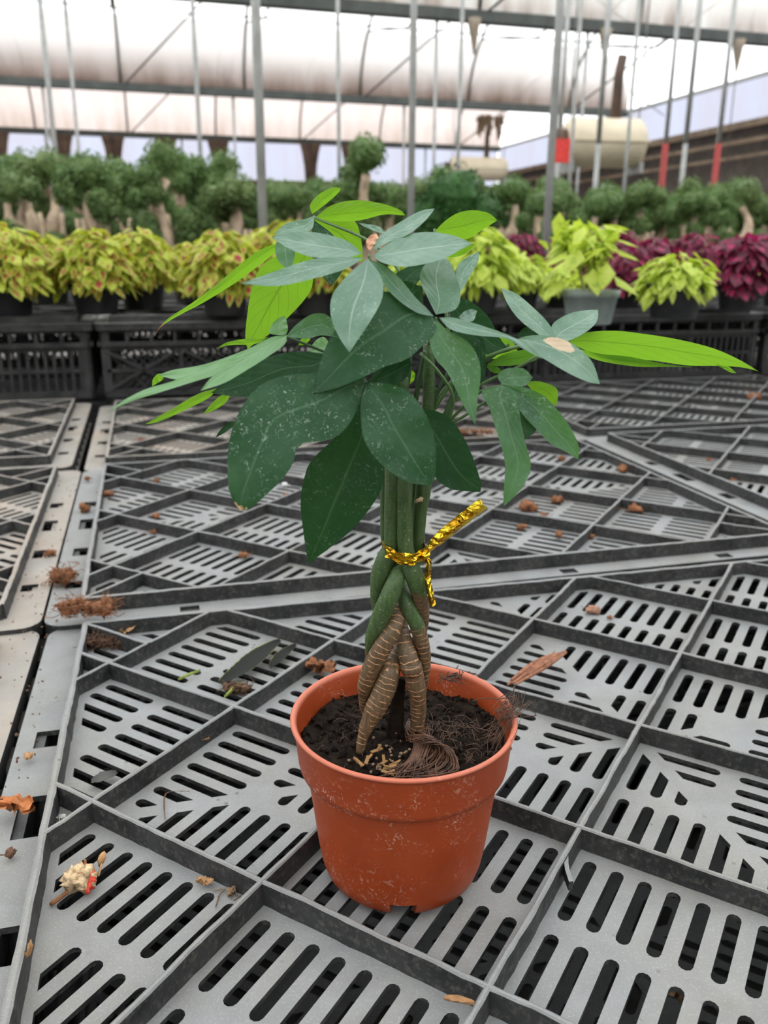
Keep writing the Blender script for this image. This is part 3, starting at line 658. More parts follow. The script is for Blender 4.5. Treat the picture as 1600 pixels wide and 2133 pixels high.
stem([(893, 720, .003, 10), (893, 850, .003, 12)]+s5([(775, 300, .002, 15), (745, 500, .002, 13.5), (732, 800, .002, 11), (720, 950, .003, 12), (640, 1000, .000, 12), (560, 1040, -.004, 15), (540, 1100, -.006, 17), (475, 1260, -.008, 19), (395, 1440, -.006, 18.5), (330, 1600, -.003, 15.5), (298, 1720, .001, 9), (300, 1840, .006, 8), (340, 1950, .01, 12)]), stemmat('stem_bark_green', Z(950+.2344*1760), .2))
stem([(797, 900, .004, 7), (800, 1000, .004, 8)]+s5([(430, 500, .004, 8), (440, 750, .004, 9), (500, 950, .006, 12), (570, 1120, .006, 13), (605, 1250, .000, 14), (655, 1380, -.002, 16.5), (715, 1500, -.002, 15.5), (750, 1620, -.001, 15), (778, 1740, .000, 14), (785, 1880, .002, 13), (765, 2050, .005, 12), (720, 2200, .008, 12)]), stemmat('stem_bark_back', Z(950+.2344*1500), .9))
stem([(870, 900, .006, 8)]+s5([(700, 500, .006, 9), (690, 800, .006, 9), (640, 1150, .008, 12), (575, 1330, .003, 13), (535, 1480, -.003, 18), (465, 1620, -.006, 19.5), (385, 1760, -.006, 19.5), (310, 1900, -.005, 18.5), (262, 2050, -.003, 17)])+s6([(525, 310, -.001, 14), (520, 400, .003, 11), (545, 480, .006, 10)]), stemmat('stem_bark_left', Z(1220), 1.))
stem(s5([(560, 1420, .008, 12), (590, 1560, .004, 13), (605, 1650, .0, 16), (640, 1790, -.004, 19), (675, 1930, -.005, 21)])+s6([(815, 130, -.005, 21), (850, 270, -.004, 19.5), (865, 400, -.002, 17), (860, 520, .0, 15), (850, 640, .003, 15)]), stemmat('stem_bark_front', Z(1200), 1.))
stem(s5([(580, 1700, .008, 14), (520, 1820, .003, 16), (465, 1930, -.001, 19)])+s6([(690, 170, -.004, 21), (650, 300, -.006, 23), (595, 420, -.007, 22), (540, 530, -.008, 16), (508, 620, -.009, 11), (490, 710, -.010, 9)]), stemmat('stem_bark_low', Z(1200), .85))
stem(s6([(760, 230, .004, 9), (735, 380, .003, 13), (720, 520, .002, 17), (715, 640, .002, 18)]), M_SOIL)
# ---------------- petioles and upper shoots
M_PET = simple('green_petiole', (.075, .15, .045), .45, 0, .25, 90); M_PETD = simple('dark_green_petiole', (.035, .085, .03), .5, 0, .25, 90)
def petiole(pts, r=2.6, mat=None):
    P = [unY(x, y, Y) for x, y, Y in pts]; m = MB(); n = 14; S = cr_(P, n); m.tube(S, [r*S[i].y/FPX*(1.25-.35*i/n) for i in range(n+1)], 7); return sub('petiole', m.mesh('petiole', mat or M_PET))
for a in (([(835, 800, .345), (800, 690, .345), (768, 535, .325)], 3), ([(893, 720, .348), (905, 690, .33), (908, 666, .318)], 3.2), ([(895, 760, .348), (870, 640, .36), (790, 520, .37), (655, 456, .385)], 3),
          ([(838, 800, .345), (770, 775, .33), (680, 738, .325), (595, 703, .32)], 3, M_PETD), ([(900, 860, .348), (960, 780, .345), (1045, 735, .34), (1150, 712, .335)], 4), ([(935, 880, .348), (1000, 820, .34), (1048, 806, .325)], 3), ([(890, 870, .348), (940, 800, .35), (1010, 755, .35), (1060, 720, .35)], 4.5),
          ([(905, 900, .35), (925, 860, .35), (945, 830, .35), (935, 700, .36), (905, 480, .375)], 3.5), ([(838, 830, .34), (800, 815, .325), (760, 800, .312)], 3.5, M_PETD), ([(900, 905, .35), (950, 880, .345), (1015, 838, .34), (1060, 806, .335)], 3), ([(875, 739, .34), (915, 780, .338), (944, 833, .34), (930, 900, .348)], 3),
          ([(800, 850, .345), (740, 770, .35), (700, 730, .35)], 3, M_PETD), ([(880, 880, .348), (905, 830, .348), (940, 760, .35), (950, 640, .36)], 4, M_PETD), ([(930, 895, .348), (935, 850, .348), (965, 790, .35)], 7, M_PETD), ([(845, 830, .348), (855, 740, .35), (850, 600, .36)], 4, M_PETD), ([(862, 860, .348), (872, 800, .345), (885, 735, .34)], 5, M_PETD), ([(1120, 745, .345), (1075, 770, .345), (1010, 800, .347), (930, 850, .348)], 3)): petiole(*a)
# ---------------- leaflets
def leaf(mat, Y0, k, mm, base, tip, L, Rr, fold=.25, arch=.0, mb=.5, rip=.4, ref=None, label=None):
    kk = len(bpy.data.meshes); n, w = 20, 8
    b2, t2 = Vector((*base, 0)), Vector((*tip, 0))
    Lc = cr_([b2]+[Vector((*p, 0)) for p in L]+[t2], n); Rc = cr_([b2]+[Vector((*p, 0)) for p in Rr]+[t2], n)
    c0 = unY(*(ref or base), Y0); nrm = Vector((-mm, 1, -k)).normalized()
    upn = -nrm if k >= 0 else nrm
    if k >= 0: upn = -nrm
    ln = (unY(tip[0], tip[1], Y0)-unY(base[0], base[1], Y0)).length
    vs = []; uvs = []; O = Vector((0, 0, CAM_H))
    for i in range(n+1):
        l, r = Lc[i], Rc[i]; v = i/n; wd = (l-r).length*Y0/FPX/2
        mid = l.lerp(r, mb)
        for j in range(w+1):
            u = -1+2*j/w
            P = mid.lerp(l, -u) if u < 0 else mid.lerp(r, u)
            d = ray(P.x, P.y); t = (c0-O).dot(nrm)/d.dot(nrm); t = max(Y0*.72, min(Y0*1.35, t))
            h = fold*wd*(abs(u)**1.3)+arch*ln*4*v*(1-v)*(1-.3*abs(u))
            h += rip*.0012*math.sin(v*19+kk)*abs(u)*math.sin(math.pi*v)+rip*.0011*noise.noise(Vector((u*1.5+kk, v*5, 0)))
            s_ = 1 if upn.dot(d) < 0 else -1
            vs.append(O+d*(t-s_*h)); uvs.append((u, v))
    fs = [(i*(w+1)+j, i*(w+1)+j+1, (i+1)*(w+1)+j+1, (i+1)*(w+1)+j) for i in range(n) for j in range(w)]
    a, b_, c_ = vs[n//2*(w+1)], vs[n//2*(w+1)+w], vs[(n//2+3)*(w+1)+w//2]
    if (b_-a).cross(c_-a).dot(upn) < 0: fs = [f[::-1] for f in fs]
    o = sub('leaflet', me('leaflet', vs, fs, LM[mat], True, uvs))
    if label: o['label'] = label
    return o
# top cluster
CA = (768, 538)
leaf('grey', .325, 1.3, .25, (755, 532), (565, 497), [(722, 505), (660, 488), (600, 488)], [(715, 541), (650, 539), (600, 520)], .3, .04)
leaf('grey', .323, 1.2, .3, (757, 540), (500, 595), [(700, 539), (645, 545), (570, 570)], [(722, 563), (660, 582), (580, 599)], .35, .05, .45)
leaf('grey', .317, 1.0, 0, (767, 542), (728, 738), [(727, 574), (692, 620), (690, 665), (706, 705)], [(795, 583), (796, 625), (772, 672), (745, 712)], .25, .06)
leaf('grey', .326, 1.5, -.2, (776, 537), (985, 511), [(820, 502), (880, 487), (940, 493)], [(800, 552), (850, 559), (920, 544), (960, 523)], .3, .05)
leaf('grey', .327, 1.4, -.2, (778, 527), (906, 438), [(789, 497), (830, 468), (875, 443)], [(800, 512), (850, 492), (885, 464)], .3, .03)
leaf('grey', .345, 1.4, 0, (805, 490), (745, 467), [(790, 475), (765, 470)], [(790, 488), (765, 478)], .2)
bud = leaf('bright', .33, .4, 0, (770, 527), (784, 490), [(762, 510), (770, 495)], [(778, 515), (788, 500)], .2, label='small peach-coloured bud scale')
bud.data.materials[0] = simple('peach_bud_scale', (.62, .33, .20), .5)
# centre right cluster
leaf('grey', .317, .8, .3, (905, 663), (771, 545), [(869, 655), (829, 628), (801, 598), (784, 566)], [(888, 645), (862, 619), (833, 583), (801, 556)], .35, .03, .45)
leaf('grey', .318, 1.1, 0, (908, 659), (922, 537), [(890, 622), (875, 588), (881, 560), (905, 540)], [(950, 647), (959, 612), (946, 568), (933, 544)], .25, .03, .42)
leaf('mid', .317, .5, 0, (909, 668), (990, 889), [(893, 700), (906, 749), (931, 778), (951, 818), (970, 856)], [(930, 689), (976, 717), (998, 755), (1001, 790), (995, 835)], .3, .05, .45)
leaf('grey', .317, 1.3, -.3, (914, 665), (1130, 752), [(950, 666), (1010, 684), (1060, 702), (1100, 722)], [(940, 690), (990, 702), (1050, 708), (1090, 730)], .35, .05)
# right cluster
leaf('grey', .336, 1.2, 0, (1154, 716), (1043, 603), [(1124, 701), (1086, 673), (1060, 641)], [(1156, 700), (1139, 672), (1112, 645), (1076, 615)], .3, .03, .45)
leaf('grey', .337, 1.5, 0, (1152, 716), (1246, 648), [(1150, 680), (1187, 656), (1225, 649)], [(1175, 716), (1205, 704), (1232, 686), (1245, 668)], .25, .03)
leaf('greyp', .328, 1.0, -.3, (1078, 709), (1250, 804), [(1100, 703), (1140, 702), (1190, 718), (1232, 755)], [(1100, 730), (1150, 761), (1190, 784), (1225, 799)], .3, .05, .45, label='grey-green leaflet with a tan scorched patch')
leaf('deep', .345, .8, 0, (1130, 718), (1076, 702), [(1118, 690), (1095, 684)], [(1115, 716), (1095, 712)], .2)
leaf('bright', .345, -.9, .15, (1184, 715), (1581, 777), [(1215, 697), (1277, 692), (1337, 698), (1412, 710), (1487, 729), (1545, 755)], [(1225, 735), (1290, 748), (1360, 754), (1430, 764), (1490, 765), (1545, 768)], .15, .03, .45)
leaf('bright', .350, -.5, .1, (1205, 730), (1450, 768), [(1250, 740), (1310, 746), (1390, 762)], [(1240, 752), (1320, 766), (1390, 767)], .2, .02)
leaf('bright', .355, -.6, 0, (1490, 762), (1534, 780), [(1505, 764), (1520, 768)], [(1505, 770), (1522, 779)], .1)
leaf('mid', .350, -.6, .2, (1132, 737), (1012, 764), [(1100, 731), (1050, 741)], [(1110, 756), (1060, 765)], .3, 0)
leaf('mid', .348, -.4, 0, (1014, 768), (1048, 778), [(1020, 762), (1038, 768)], [(1025, 778), (1038, 781)], .1)
leaf('mid', .325, .9, 0, (1045, 805), (1110, 789), [(1037, 785), (1055, 771), (1090, 771)], [(1065, 808), (1095, 806)], .2, .03)
leaf('dark', .322, .35, 0, (1049, 806), (1089, 920), [(1040, 840), (1060, 885), (1075, 910)], [(1085, 815), (1118, 850), (1121, 888), (1110, 908)], .2, .04)
leaf('mid', .322, .3, -.1, (1050, 806), (1204, 961), [(1085, 808), (1130, 826), (1162, 858), (1190, 897), (1206, 935)], [(1085, 862), (1115, 895), (1145, 926), (1178, 944)], .3, .05)
leaf('mid', .317, .35, 0, (1047, 806), (1049, 1058), [(1002, 818), (1018, 850), (1032, 895), (1045, 935), (1052, 975), (1049, 1025)], [(1070, 815), (1080, 850), (1088, 895), (1097, 935), (1106, 975), (1092, 1012), (1066, 1043)], .3, .05, .52)
leaf('bright', .335, -.3, .1, (1095, 799), (1160, 848), [(1120, 797), (1150, 806), (1162, 818)], [(1110, 818), (1138, 838)], .15)
# upper left cluster
leaf('bright', .385, -.4, .2, (650, 449), (710, 394), [(646, 430), (662, 410), (690, 394)], [(670, 435), (692, 417), (707, 402)], .3)
leaf('bright', .385, -.5, -.1, (657, 456), (845, 452), [(690, 431), (740, 420), (795, 427), (832, 440)], [(700, 464), (750, 462), (800, 450)], .4, .02, .6)
leaf('bright', .392, -.4, 0, (655, 460), (757, 548), [(690, 458), (737, 462), (752, 500)], [(665, 490), (690, 525), (725, 545)], .2)
leaf('grey', .383, 1.1, .2, (656, 450), (572, 492), [(640, 458), (600, 467), (577, 484)], [(650, 480), (625, 490), (600, 494)], .3)
leaf('mid', .372, 1.0, 0, (592, 495), (600, 562), [(574, 512), (576, 538), (588, 556)], [(612, 510), (615, 530), (610, 552)], .2)
leaf('brightt', .378, -.7, .3, (585, 512), (323, 698), [(570, 512), (537, 526), (500, 554), (450, 596), (400, 634), (347, 669)], [(572, 530), (512, 577), (466, 608), (419, 636), (380, 656), (341, 679)], .5, .02, .4)
leaf('bright', .392, -.35, 0, (650, 520), (516, 731), [(580, 535), (541, 563), (523, 612), (515, 660), (511, 705)], [(652, 590), (638, 622), (606, 658), (562, 698), (528, 720)], .12, .02)
leaf('deep', .375, .5, 0, (655, 462), (690, 600), [(650, 500), (660, 560)], [(700, 500), (715, 560)], .2)
# left cluster
leaf('edge', .318, 1.5, .25, (597, 702), (417, 818), [(565, 706), (520, 730), (470, 765), (440, 790)], [(594, 720), (556, 748), (510, 777), (466, 802)], .35, .05, .4)
leaf('edge', .318, 1.5, .3, (580, 706), (217, 868), [(544, 722), (481, 750), (419, 774), (356, 799), (310, 812), (262, 835)], [(545, 745), (470, 778), (400, 800), (330, 822), (278, 838), (240, 855)], .35, .03, .5)
leaf('edge', .325, 1.4, .2, (560, 712), (330, 785), [(481, 744), (419, 764), (360, 774)], [(480, 762), (420, 786), (370, 794)], .3, .02)
leaf('bright', .326, -.5, 0, (345, 783), (317, 808), [(330, 782), (319, 793)], [(338, 795), (325, 803)], .1)
leaf('mid', .322, .9, .3, (596, 704), (705, 700), [(619, 678), (653, 657), (685, 662)], [(637, 709), (668, 702), (690, 704)], .25, .03)
leaf('edge', .326, .6, 0, (594, 702), (594, 661), [(563, 698), (566, 680), (580, 666)], [(600, 690), (597, 672)], .2)
leaf('bright', .328, -.4, .2, (560, 706), (451, 730), [(520, 708), (475, 716)], [(530, 720), (480, 722)], .2)
leaf('bright', .330, -.3, .2, (452, 812), (302, 887), [(412, 824), (356, 856)], [(435, 832), (380, 860), (330, 882)], .3)
leaf('bright', .330, -.3, .2, (482, 822), (423, 866), [(462, 826), (440, 845)], [(470, 842), (445, 858)], .3)
leaf('deep', .340, .4, 0, (490, 880), (449, 915), [(475, 884), (458, 900)], [(480, 896), (462, 908)], .2)
leaf('edge', .345, .8, 0, (690, 725), (645, 735), [(675, 705), (655, 715)], [(680, 745), (660, 742)], .2)
leaf('bright', .35, -.5, 0, (648, 700), (622, 722), [(632, 706), (624, 714)], [(645, 712), (632, 722)], .2)
# big lower leaves
leaf('dark', .322, .75, .15, (885, 640), (653, 824), [(800, 610), (735, 645), (700, 688), (677, 730), (663, 775)], [(910, 682), (888, 715), (850, 750), (800, 768), (750, 792), (700, 812)], .15, .07, .5)
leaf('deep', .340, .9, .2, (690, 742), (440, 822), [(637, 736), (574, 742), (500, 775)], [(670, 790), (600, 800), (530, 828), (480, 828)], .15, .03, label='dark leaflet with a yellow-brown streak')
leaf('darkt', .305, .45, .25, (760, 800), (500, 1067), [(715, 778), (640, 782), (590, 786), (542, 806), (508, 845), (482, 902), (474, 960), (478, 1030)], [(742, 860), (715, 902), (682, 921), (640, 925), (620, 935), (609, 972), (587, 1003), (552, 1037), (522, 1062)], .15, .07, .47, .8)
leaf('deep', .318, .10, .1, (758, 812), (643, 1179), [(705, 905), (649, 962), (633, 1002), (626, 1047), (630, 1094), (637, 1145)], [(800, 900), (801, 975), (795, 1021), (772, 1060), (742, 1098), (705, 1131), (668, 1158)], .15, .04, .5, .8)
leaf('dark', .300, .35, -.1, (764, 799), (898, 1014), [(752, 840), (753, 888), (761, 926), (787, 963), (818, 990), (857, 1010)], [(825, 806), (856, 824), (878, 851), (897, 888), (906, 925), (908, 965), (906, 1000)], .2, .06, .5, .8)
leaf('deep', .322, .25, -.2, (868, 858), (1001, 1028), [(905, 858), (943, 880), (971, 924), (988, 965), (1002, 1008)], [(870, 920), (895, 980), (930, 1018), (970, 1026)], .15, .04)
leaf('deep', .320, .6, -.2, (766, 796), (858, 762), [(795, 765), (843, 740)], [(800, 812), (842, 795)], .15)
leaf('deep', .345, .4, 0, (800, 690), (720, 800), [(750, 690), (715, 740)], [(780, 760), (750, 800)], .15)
# right upper leaves behind
leaf('bright', .385, -.5, -.1, (903, 488), (1036, 462), [(925, 465), (953, 447), (985, 441), (1018, 447)], [(930, 494), (969, 502), (1005, 482)], .25, .03)
leaf('bright', .372, -.4, 0, (905, 540), (990, 512), [(930, 520), (960, 508)], [(930, 540), (965, 534)], .15)
leaf('grey', .352, 1.0, -.2, (950, 620), (997, 527), [(950, 585), (953, 557), (975, 538)], [(965, 603), (978, 580), (996, 548)], .3)
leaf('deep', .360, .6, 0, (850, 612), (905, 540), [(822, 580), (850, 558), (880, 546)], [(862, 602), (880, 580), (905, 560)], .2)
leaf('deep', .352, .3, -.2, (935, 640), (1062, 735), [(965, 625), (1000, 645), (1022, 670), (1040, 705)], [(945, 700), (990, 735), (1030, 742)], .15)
leaf('bright', .358, -.3, 0, (1000, 705), (1080, 738), [(1030, 690), (1065, 712)], [(1005, 745), (1045, 750)], .15)
leaf('grey', .345, 1.2, -.2, (955, 664), (994, 650), [(967, 652), (982, 647)], [(968, 672), (986, 671)], .2)
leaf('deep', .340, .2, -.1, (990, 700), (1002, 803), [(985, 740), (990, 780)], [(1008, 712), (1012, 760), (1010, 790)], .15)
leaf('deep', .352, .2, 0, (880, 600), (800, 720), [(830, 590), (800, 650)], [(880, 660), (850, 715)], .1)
leaf('bright', .352, -.2, 0, (850, 770), (852, 805), [(846, 785), (846, 797)], [(864, 780), (862, 795)], .1)
# dry bud scale on a stem
m = MB(); a = unY(873, 1045, SY-.004); blob(m, a, .0018, 5, 2, (.7, .5, 1.1)); sub('bud_scale', m.mesh('bud_scale', simple('tan_bud_scale', (.32, .22, .12), .6)))
# ---------------- gold tie
q = NM('gold_foil'); p = q.pos(); n1 = q.noise(q.pos((1, 1, 1.6)), 95, 2, .5, 1.2); n2 = q.noise(p, 130, 3)
c = q.mix(q.rng(n1, .40, .5), (.50, .26, .015), (1., .68, .05))
M_GOLD = q.done(q.pbr(c, q.rng(n2, .3, .7, .12, .3), 1., q.bump(n1, .8, .005), .5))
tie = thing('twist_tie', 'crinkled gold foil twist tie knotted around the stems', 'tie', unY(842, 1145, SY))
def tsub(name, m): return ob(name, m.mesh(name, M_GOLD), tie, -tie.location)
cc = unY(841, 1143, SY); m = MB(); vs = []; n = 64
rx = 44*SY/FPX*1.06; ry = .0125
for k in range(n):
    a = 2*math.pi*k/n; w = noise.noise(Vector((math.cos(a)*4, math.sin(a)*4, 0)))
    for j in range(6):
        z_ = (-.0027+.0054*j/5)*(1+.3*w)+.0006*math.sin(a*2+1)+math.cos(a)*-.0008
        rr = 1+.05*math.sin(j*2.3+a*9)+.04*w
        vs.append(cc+Vector((math.cos(a)*rx*rr, math.sin(a)*ry*rr+.001, z_)))
m.add(vs, [(k*6+j, (k+1) % n*6+j, (k+1) % n*6+j+1, k*6+j+1) for k in range(n) for j in range(5)]); tsub('band', m)
def ribbon(pts, w, seed, twist=0):
    P = cr_([unY(x, y, Y) for x, y, Y in pts], 24); m = MB(); vs = []; nw = 6
    for i, p in enumerate(P):
        t = (P[min(i+1, 24)]-P[max(i-1, 0)]).normalized(); s_ = t.cross(Vector((0, 1, 0))).normalized(); dd = t.cross(s_)
        ww = w[0]+(w[1]-w[0])*min(1, i/8) if not isinstance(w, float) else w
        for j in range(nw+1):
            u = -1+2*j/nw; vs.append(p+s_*u*ww*(1+.1*noise.noise(Vector((i*.4, seed, 0))))+dd*(.0012*math.cos(u*3.1)+.0006*noise.noise(Vector((i*.5, u*2, seed)))))
    m.add(vs, [(i*(nw+1)+j, i*(nw+1)+j+1, (i+1)*(nw+1)+j+1, (i+1)*(nw+1)+j) for i in range(24) for j in range(nw)]); return m
tsub('upper_tail', ribbon([(884, 1160, SY-.006), (900, 1138, SY-.008), (950, 1095, SY-.010), (1008, 1050, SY-.012)], (.0010, .0027), 1))
tsub('lower_tail', ribbon([(886, 1158, SY-.007), (894, 1175, SY-.008), (891, 1205, SY-.008), (896, 1235, SY-.009), (902, 1262, SY-.010)], (.0010, .0014), 4))
m = MB(); blob(m, unY(886, 1158, SY-.0065), .0018, 3, 2, (1, .8, 1.2), .4); tsub('knot', m)
# ============================================================ plants behind
def leafq(m, c, d, side, L, w, fold=.25, uv=True):
    """one pointed leaf blade: 3 stations, folded along the midrib"""
    up = side.cross(d).normalized(); c = Vector(c)
    vs = [c, c+d*L*.35+side*w-up*-fold*w, c+d*L*.38, c+d*L*.35-side*w+up*fold*w, c+d*L*.72+side*w*.6+up*fold*w*.6-ZU*L*.03, c+d*L*.74-ZU*L*.04, c+d*L*.72-side*w*.6+up*fold*w*.6-ZU*L*.03, c+d*L-ZU*L*.10]
    m.add(vs, [(0, 1, 2), (0, 2, 3), (1, 4, 5, 2), (2, 5, 6, 3), (4, 7, 5), (5, 7, 6)], [(0, 0), (1, .35), (0, .35), (-1, .35), (.7, .72), (0, .72), (-.7, .72), (0, 1)])
def coleusmat(name, edge, edge2, mid, amt, trans):
    q = NM(name); u, v = q.xyz(q.n('ShaderNodeUVMap').outputs[0])[:2]; p = q.pos(); n = q.noise(p, 26, 3); oi = q.n('ShaderNodeObjectInfo').outputs['Random']
    n2 = q.noise(p, 60, 2)
    c = q.mix(q.rng(n, .35, .65), edge, edge2)
    r = q.math('ADD', q.math('MULTIPLY', q.math('ABSOLUTE', u), .9), q.math('MULTIPLY', q.math('ABSOLUTE', q.math('SUBTRACT', v, .5)), 1.3))
    f = q.math('MULTIPLY', q.rng(r, .35, .75, 1, 0), q.rng(n2, amt-.04, amt+.06)); c = q.mix(f, c, mid)
    t = q.mix(f, trans, mid)
    return q.done(q.mixs(.4, q.pbr(c, .5, 0, None, .3), q.trl(t)))
CM = dict(yellow=coleusmat('yellow_coleus_leaf', (.36, .46, .05), (.56, .60, .10), (.36, .045, .05), .505, (.58, .68, .05)),
          lime=coleusmat('lime_coleus_leaf', (.44, .56, .07), (.62, .70, .16), (.30, .42, .05), .6, (.6, .75, .07)),
          wine=coleusmat('wine_coleus_leaf', (.085, .018, .035), (.15, .035, .06), (.50, .02, .13), .52, (.3, .02, .08)))
M_CST = simple('coleus_stem', (.30, .30, .09), .6, 0, .3, 60); M_CST2 = simple('wine_coleus_stem', (.16, .06, .05), .6)
M_PBK = simple('black_pot_plastic', (.022, .023, .026), .42); M_PGR = simple('grey_pot_plastic', (.20, .24, .23), .5)
def potmesh(mat, r=.046, h=.052):
    m = MB(); m.lathe([(0, 0), (r*.74, 0), (r*.76, .002), (r*.92, h*.78), (r*.98, h*.80), (r, h), (r*.94, h), (r*.90, h*.8), (0, h*.82)], 28); return m.mesh('pot', mat)
POTS = {}
def coleus(kind, seed, rad, hgt, potm, nl=330, big=44, base=.022, leaf=.030, stems=7, open_=0):
    rr = random.Random(seed); t = thing('potted_coleus', 'x', 'potted plant')
    if potm.name not in POTS: POTS[potm.name] = potmesh(potm)
    ob('pot', POTS[potm.name], t)
    m = MB(); tips = []
    for k in range(stems):
        a = rr.uniform(0, 6.28); s_ = rr.uniform(.2, .75); tip = Vector((math.cos(a)*rad*s_, math.sin(a)*rad*s_, base+hgt*rr.uniform(.55, .9))); tips.append(tip)
        m.tube(cr_([Vector((tip.x*.2, tip.y*.2, .04)), Vector((tip.x*.6, tip.y*.6, .04+(tip.z-.04)*.5)), tip], 6), .0022, 5)
    m.build('stems', M_CST2 if kind == 'wine' else M_CST, t, kind='stuff')
    m = MB(); one = MB(); leafq(one, (0, 0, 0), Vector((1, 0, 0)), Vector((0, 1, 0)), 1, .33); lm = one.mesh('leaf', CM[kind], False)
    for k in range(nl+big):
        if open_ and k < nl: tp = rr.choice(tips); a = rr.uniform(0, 6.28); el = rr.uniform(-.5, 1.2); c = tp+Vector((rr.gauss(0, .014), rr.gauss(0, .014), rr.gauss(0, .012)))
        else:
            a = rr.uniform(0, 6.28); el = math.asin(rr.uniform(-.35, 1)); q_ = rr.uniform(.72, 1.0) if k < nl else 1.
            c = Vector((math.cos(a)*math.cos(el)*rad*q_, math.sin(a)*math.cos(el)*rad*q_, base+hgt*.38+math.sin(el)*hgt*.6*q_+.008*math.sin(a*4+seed)))
        d = Vector((math.cos(a)*.8, math.sin(a)*.8, -.75+.5*math.sin(el)+rr.uniform(-.25, .25))).normalized(); d = (d+Vector((rr.gauss(0, .3), rr.gauss(0, .3), 0))).normalized()
        sd = d.cross(ZU).normalized(); sd = (sd+Vector((0, 0, rr.uniform(-.4, .4)))).normalized()
        L = leaf*rr.uniform(.75, 1.25)*(1 if k < nl else 1.15)
        if k < nl: leafq(m, c-d*L*.4, d, sd, L, L*.25)
        else:
            o = ob('leaf', lm, t); up = sd.cross(d).normalized(); sd2 = d.cross(up).normalized()*-1; b_ = c-d*L*.25
            o.matrix_local = Matrix(((d.x*L, sd2.x*L, up.x*L, b_.x), (d.y*L, sd2.y*L, up.y*L, b_.y), (d.z*L, sd2.z*L, up.z*L, b_.z), (0, 0, 0, 1)))
    m.build('foliage', CM[kind], t, False, kind='stuff'); return t
protos = dict(ya=coleus('yellow', 1, .076, .125, M_PBK, 420), yb=coleus('yellow', 2, .070, .118, M_PBK, 420), la=coleus('lime', 3, .078, .115, M_PBK, 400), lb=coleus('lime', 4, .060, .105, M_PGR, 130, 26, base=.045, stems=6, open_=1, leaf=.038), lc=coleus('lime', 5, .058, .072, M_PBK, 260, 30, leaf=.026),
              wa=coleus('wine', 6, .084, .135, M_PBK), wb=coleus('wine', 7, .076, .12, M_PBK, leaf=.036))
used = set()
def put(k, px, py, rz, lab, grp, s=1.):
    p = un(px, py, BT-.0004); o = protos[k] if k not in used else dup(protos[k]); used.add(k)
    o.location = p; o.rotation_euler = (0, 0, rz); o.scale = (s, s, s); o['label'] = lab; o['group'] = grp
gY, gL, gW = 'yellow and red coleus in black pots', 'lime green coleus pots', 'wine red coleus pots'
for a in (('ya', 22, 656, 0, 'yellow coleus with red-centred leaves at the left edge of the bench', gY, 1.12), ('yb', 203, 653, 1, 'yellow coleus with red-blotched leaves, second front pot from the left', gY, 1.1), ('ya', 300, 645, 2.2, 'yellow coleus, third front pot from the left', gY, 1.08),
          ('yb', 470, 655, 3, 'yellow coleus in front of the thick grey pole, half behind a long bright leaflet', gY, 1.1), ('ya', 108, 632, 4, 'yellow coleus behind the first two front pots', gY, 1.), ('yb', 398, 630, 5, 'yellow coleus behind the gap between third and fourth front pots', gY, .95),
          ('ya', 560, 640, 1.1, 'yellow coleus left of the plant, half hidden by its bright leaflet', gY, 1.1), ('yb', 655, 655, 2, 'yellow coleus hidden behind the main plant', gY, 1.), ('ya', 250, 622, 5.1, 'yellow coleus peeping out behind the second and third pots', gY, 1.0), ('yb', 600, 605, .5, 'orange-tinted coleus with one red leaf, behind the main plant at left', gY, 1.45), ('yb', 30, 622, 2.7, 'yellow coleus in the rear at the left edge', gY, 1.), ('ya', 470, 620, .9, 'yellow coleus in the second row behind the thick grey pole pot', gY, 1.),
          ('la', 880, 650, 0, 'lime coleus hidden behind the main plant', gL, 1.), ('la', 985, 652, 1, 'large bright lime coleus immediately right of the main plant', gL, 1.25), ('la', 1085, 645, 2, 'lime coleus between the large one and the grey pot', gL, .85), ('lc', 1165, 640, 2, 'low lime coleus behind the grey pot', gL, .9), ('lb', 1226, 674, 3, 'tall open lime coleus in a grey pot', gL, 1.12), ('lc', 1402, 662, 4, 'small rounded lime coleus in a black pot, right of the grey pot', gL, 1.25), ('lc', 1622, 636, 1, 'lime coleus cut off at the right edge', gL, 1.),
          ('wa', 1080, 602, 0, 'wine coleus farthest left, behind the lime ones', gW, 1.15), ('wb', 1160, 590, 1, 'wine coleus behind the right-hand grey pole', gW, 1.2), ('wa', 1275, 600, 2, 'wine coleus behind the tall lime coleus', gW, 1.25), ('wb', 1350, 625, 3, 'wine coleus between the two lime pots', gW, 1.1), ('wa', 1440, 600, 4, 'wine coleus behind the small rounded lime one', gW, 1.2),
          ('wb', 1535, 645, 5, 'pink-centred wine coleus in front at the right', gW, 1.1), ('wa', 1590, 618, .4, 'wine coleus at the right edge of the bench', gW, 1.15), ('wb', 1510, 598, 1.3, 'wine coleus in the rear row near the right edge', gW, 1.15), ('wa', 1205, 612, 2.6, 'wine coleus just right of the right-hand grey pole', gW, 1.05), ('wa', 1300, 640, 1.9, 'low wine coleus right of the grey pot', gW, .85), ('wb', 1010, 590, .2, 'wine coleus peeping over the large lime mound', gW, 1.)): put(*a)
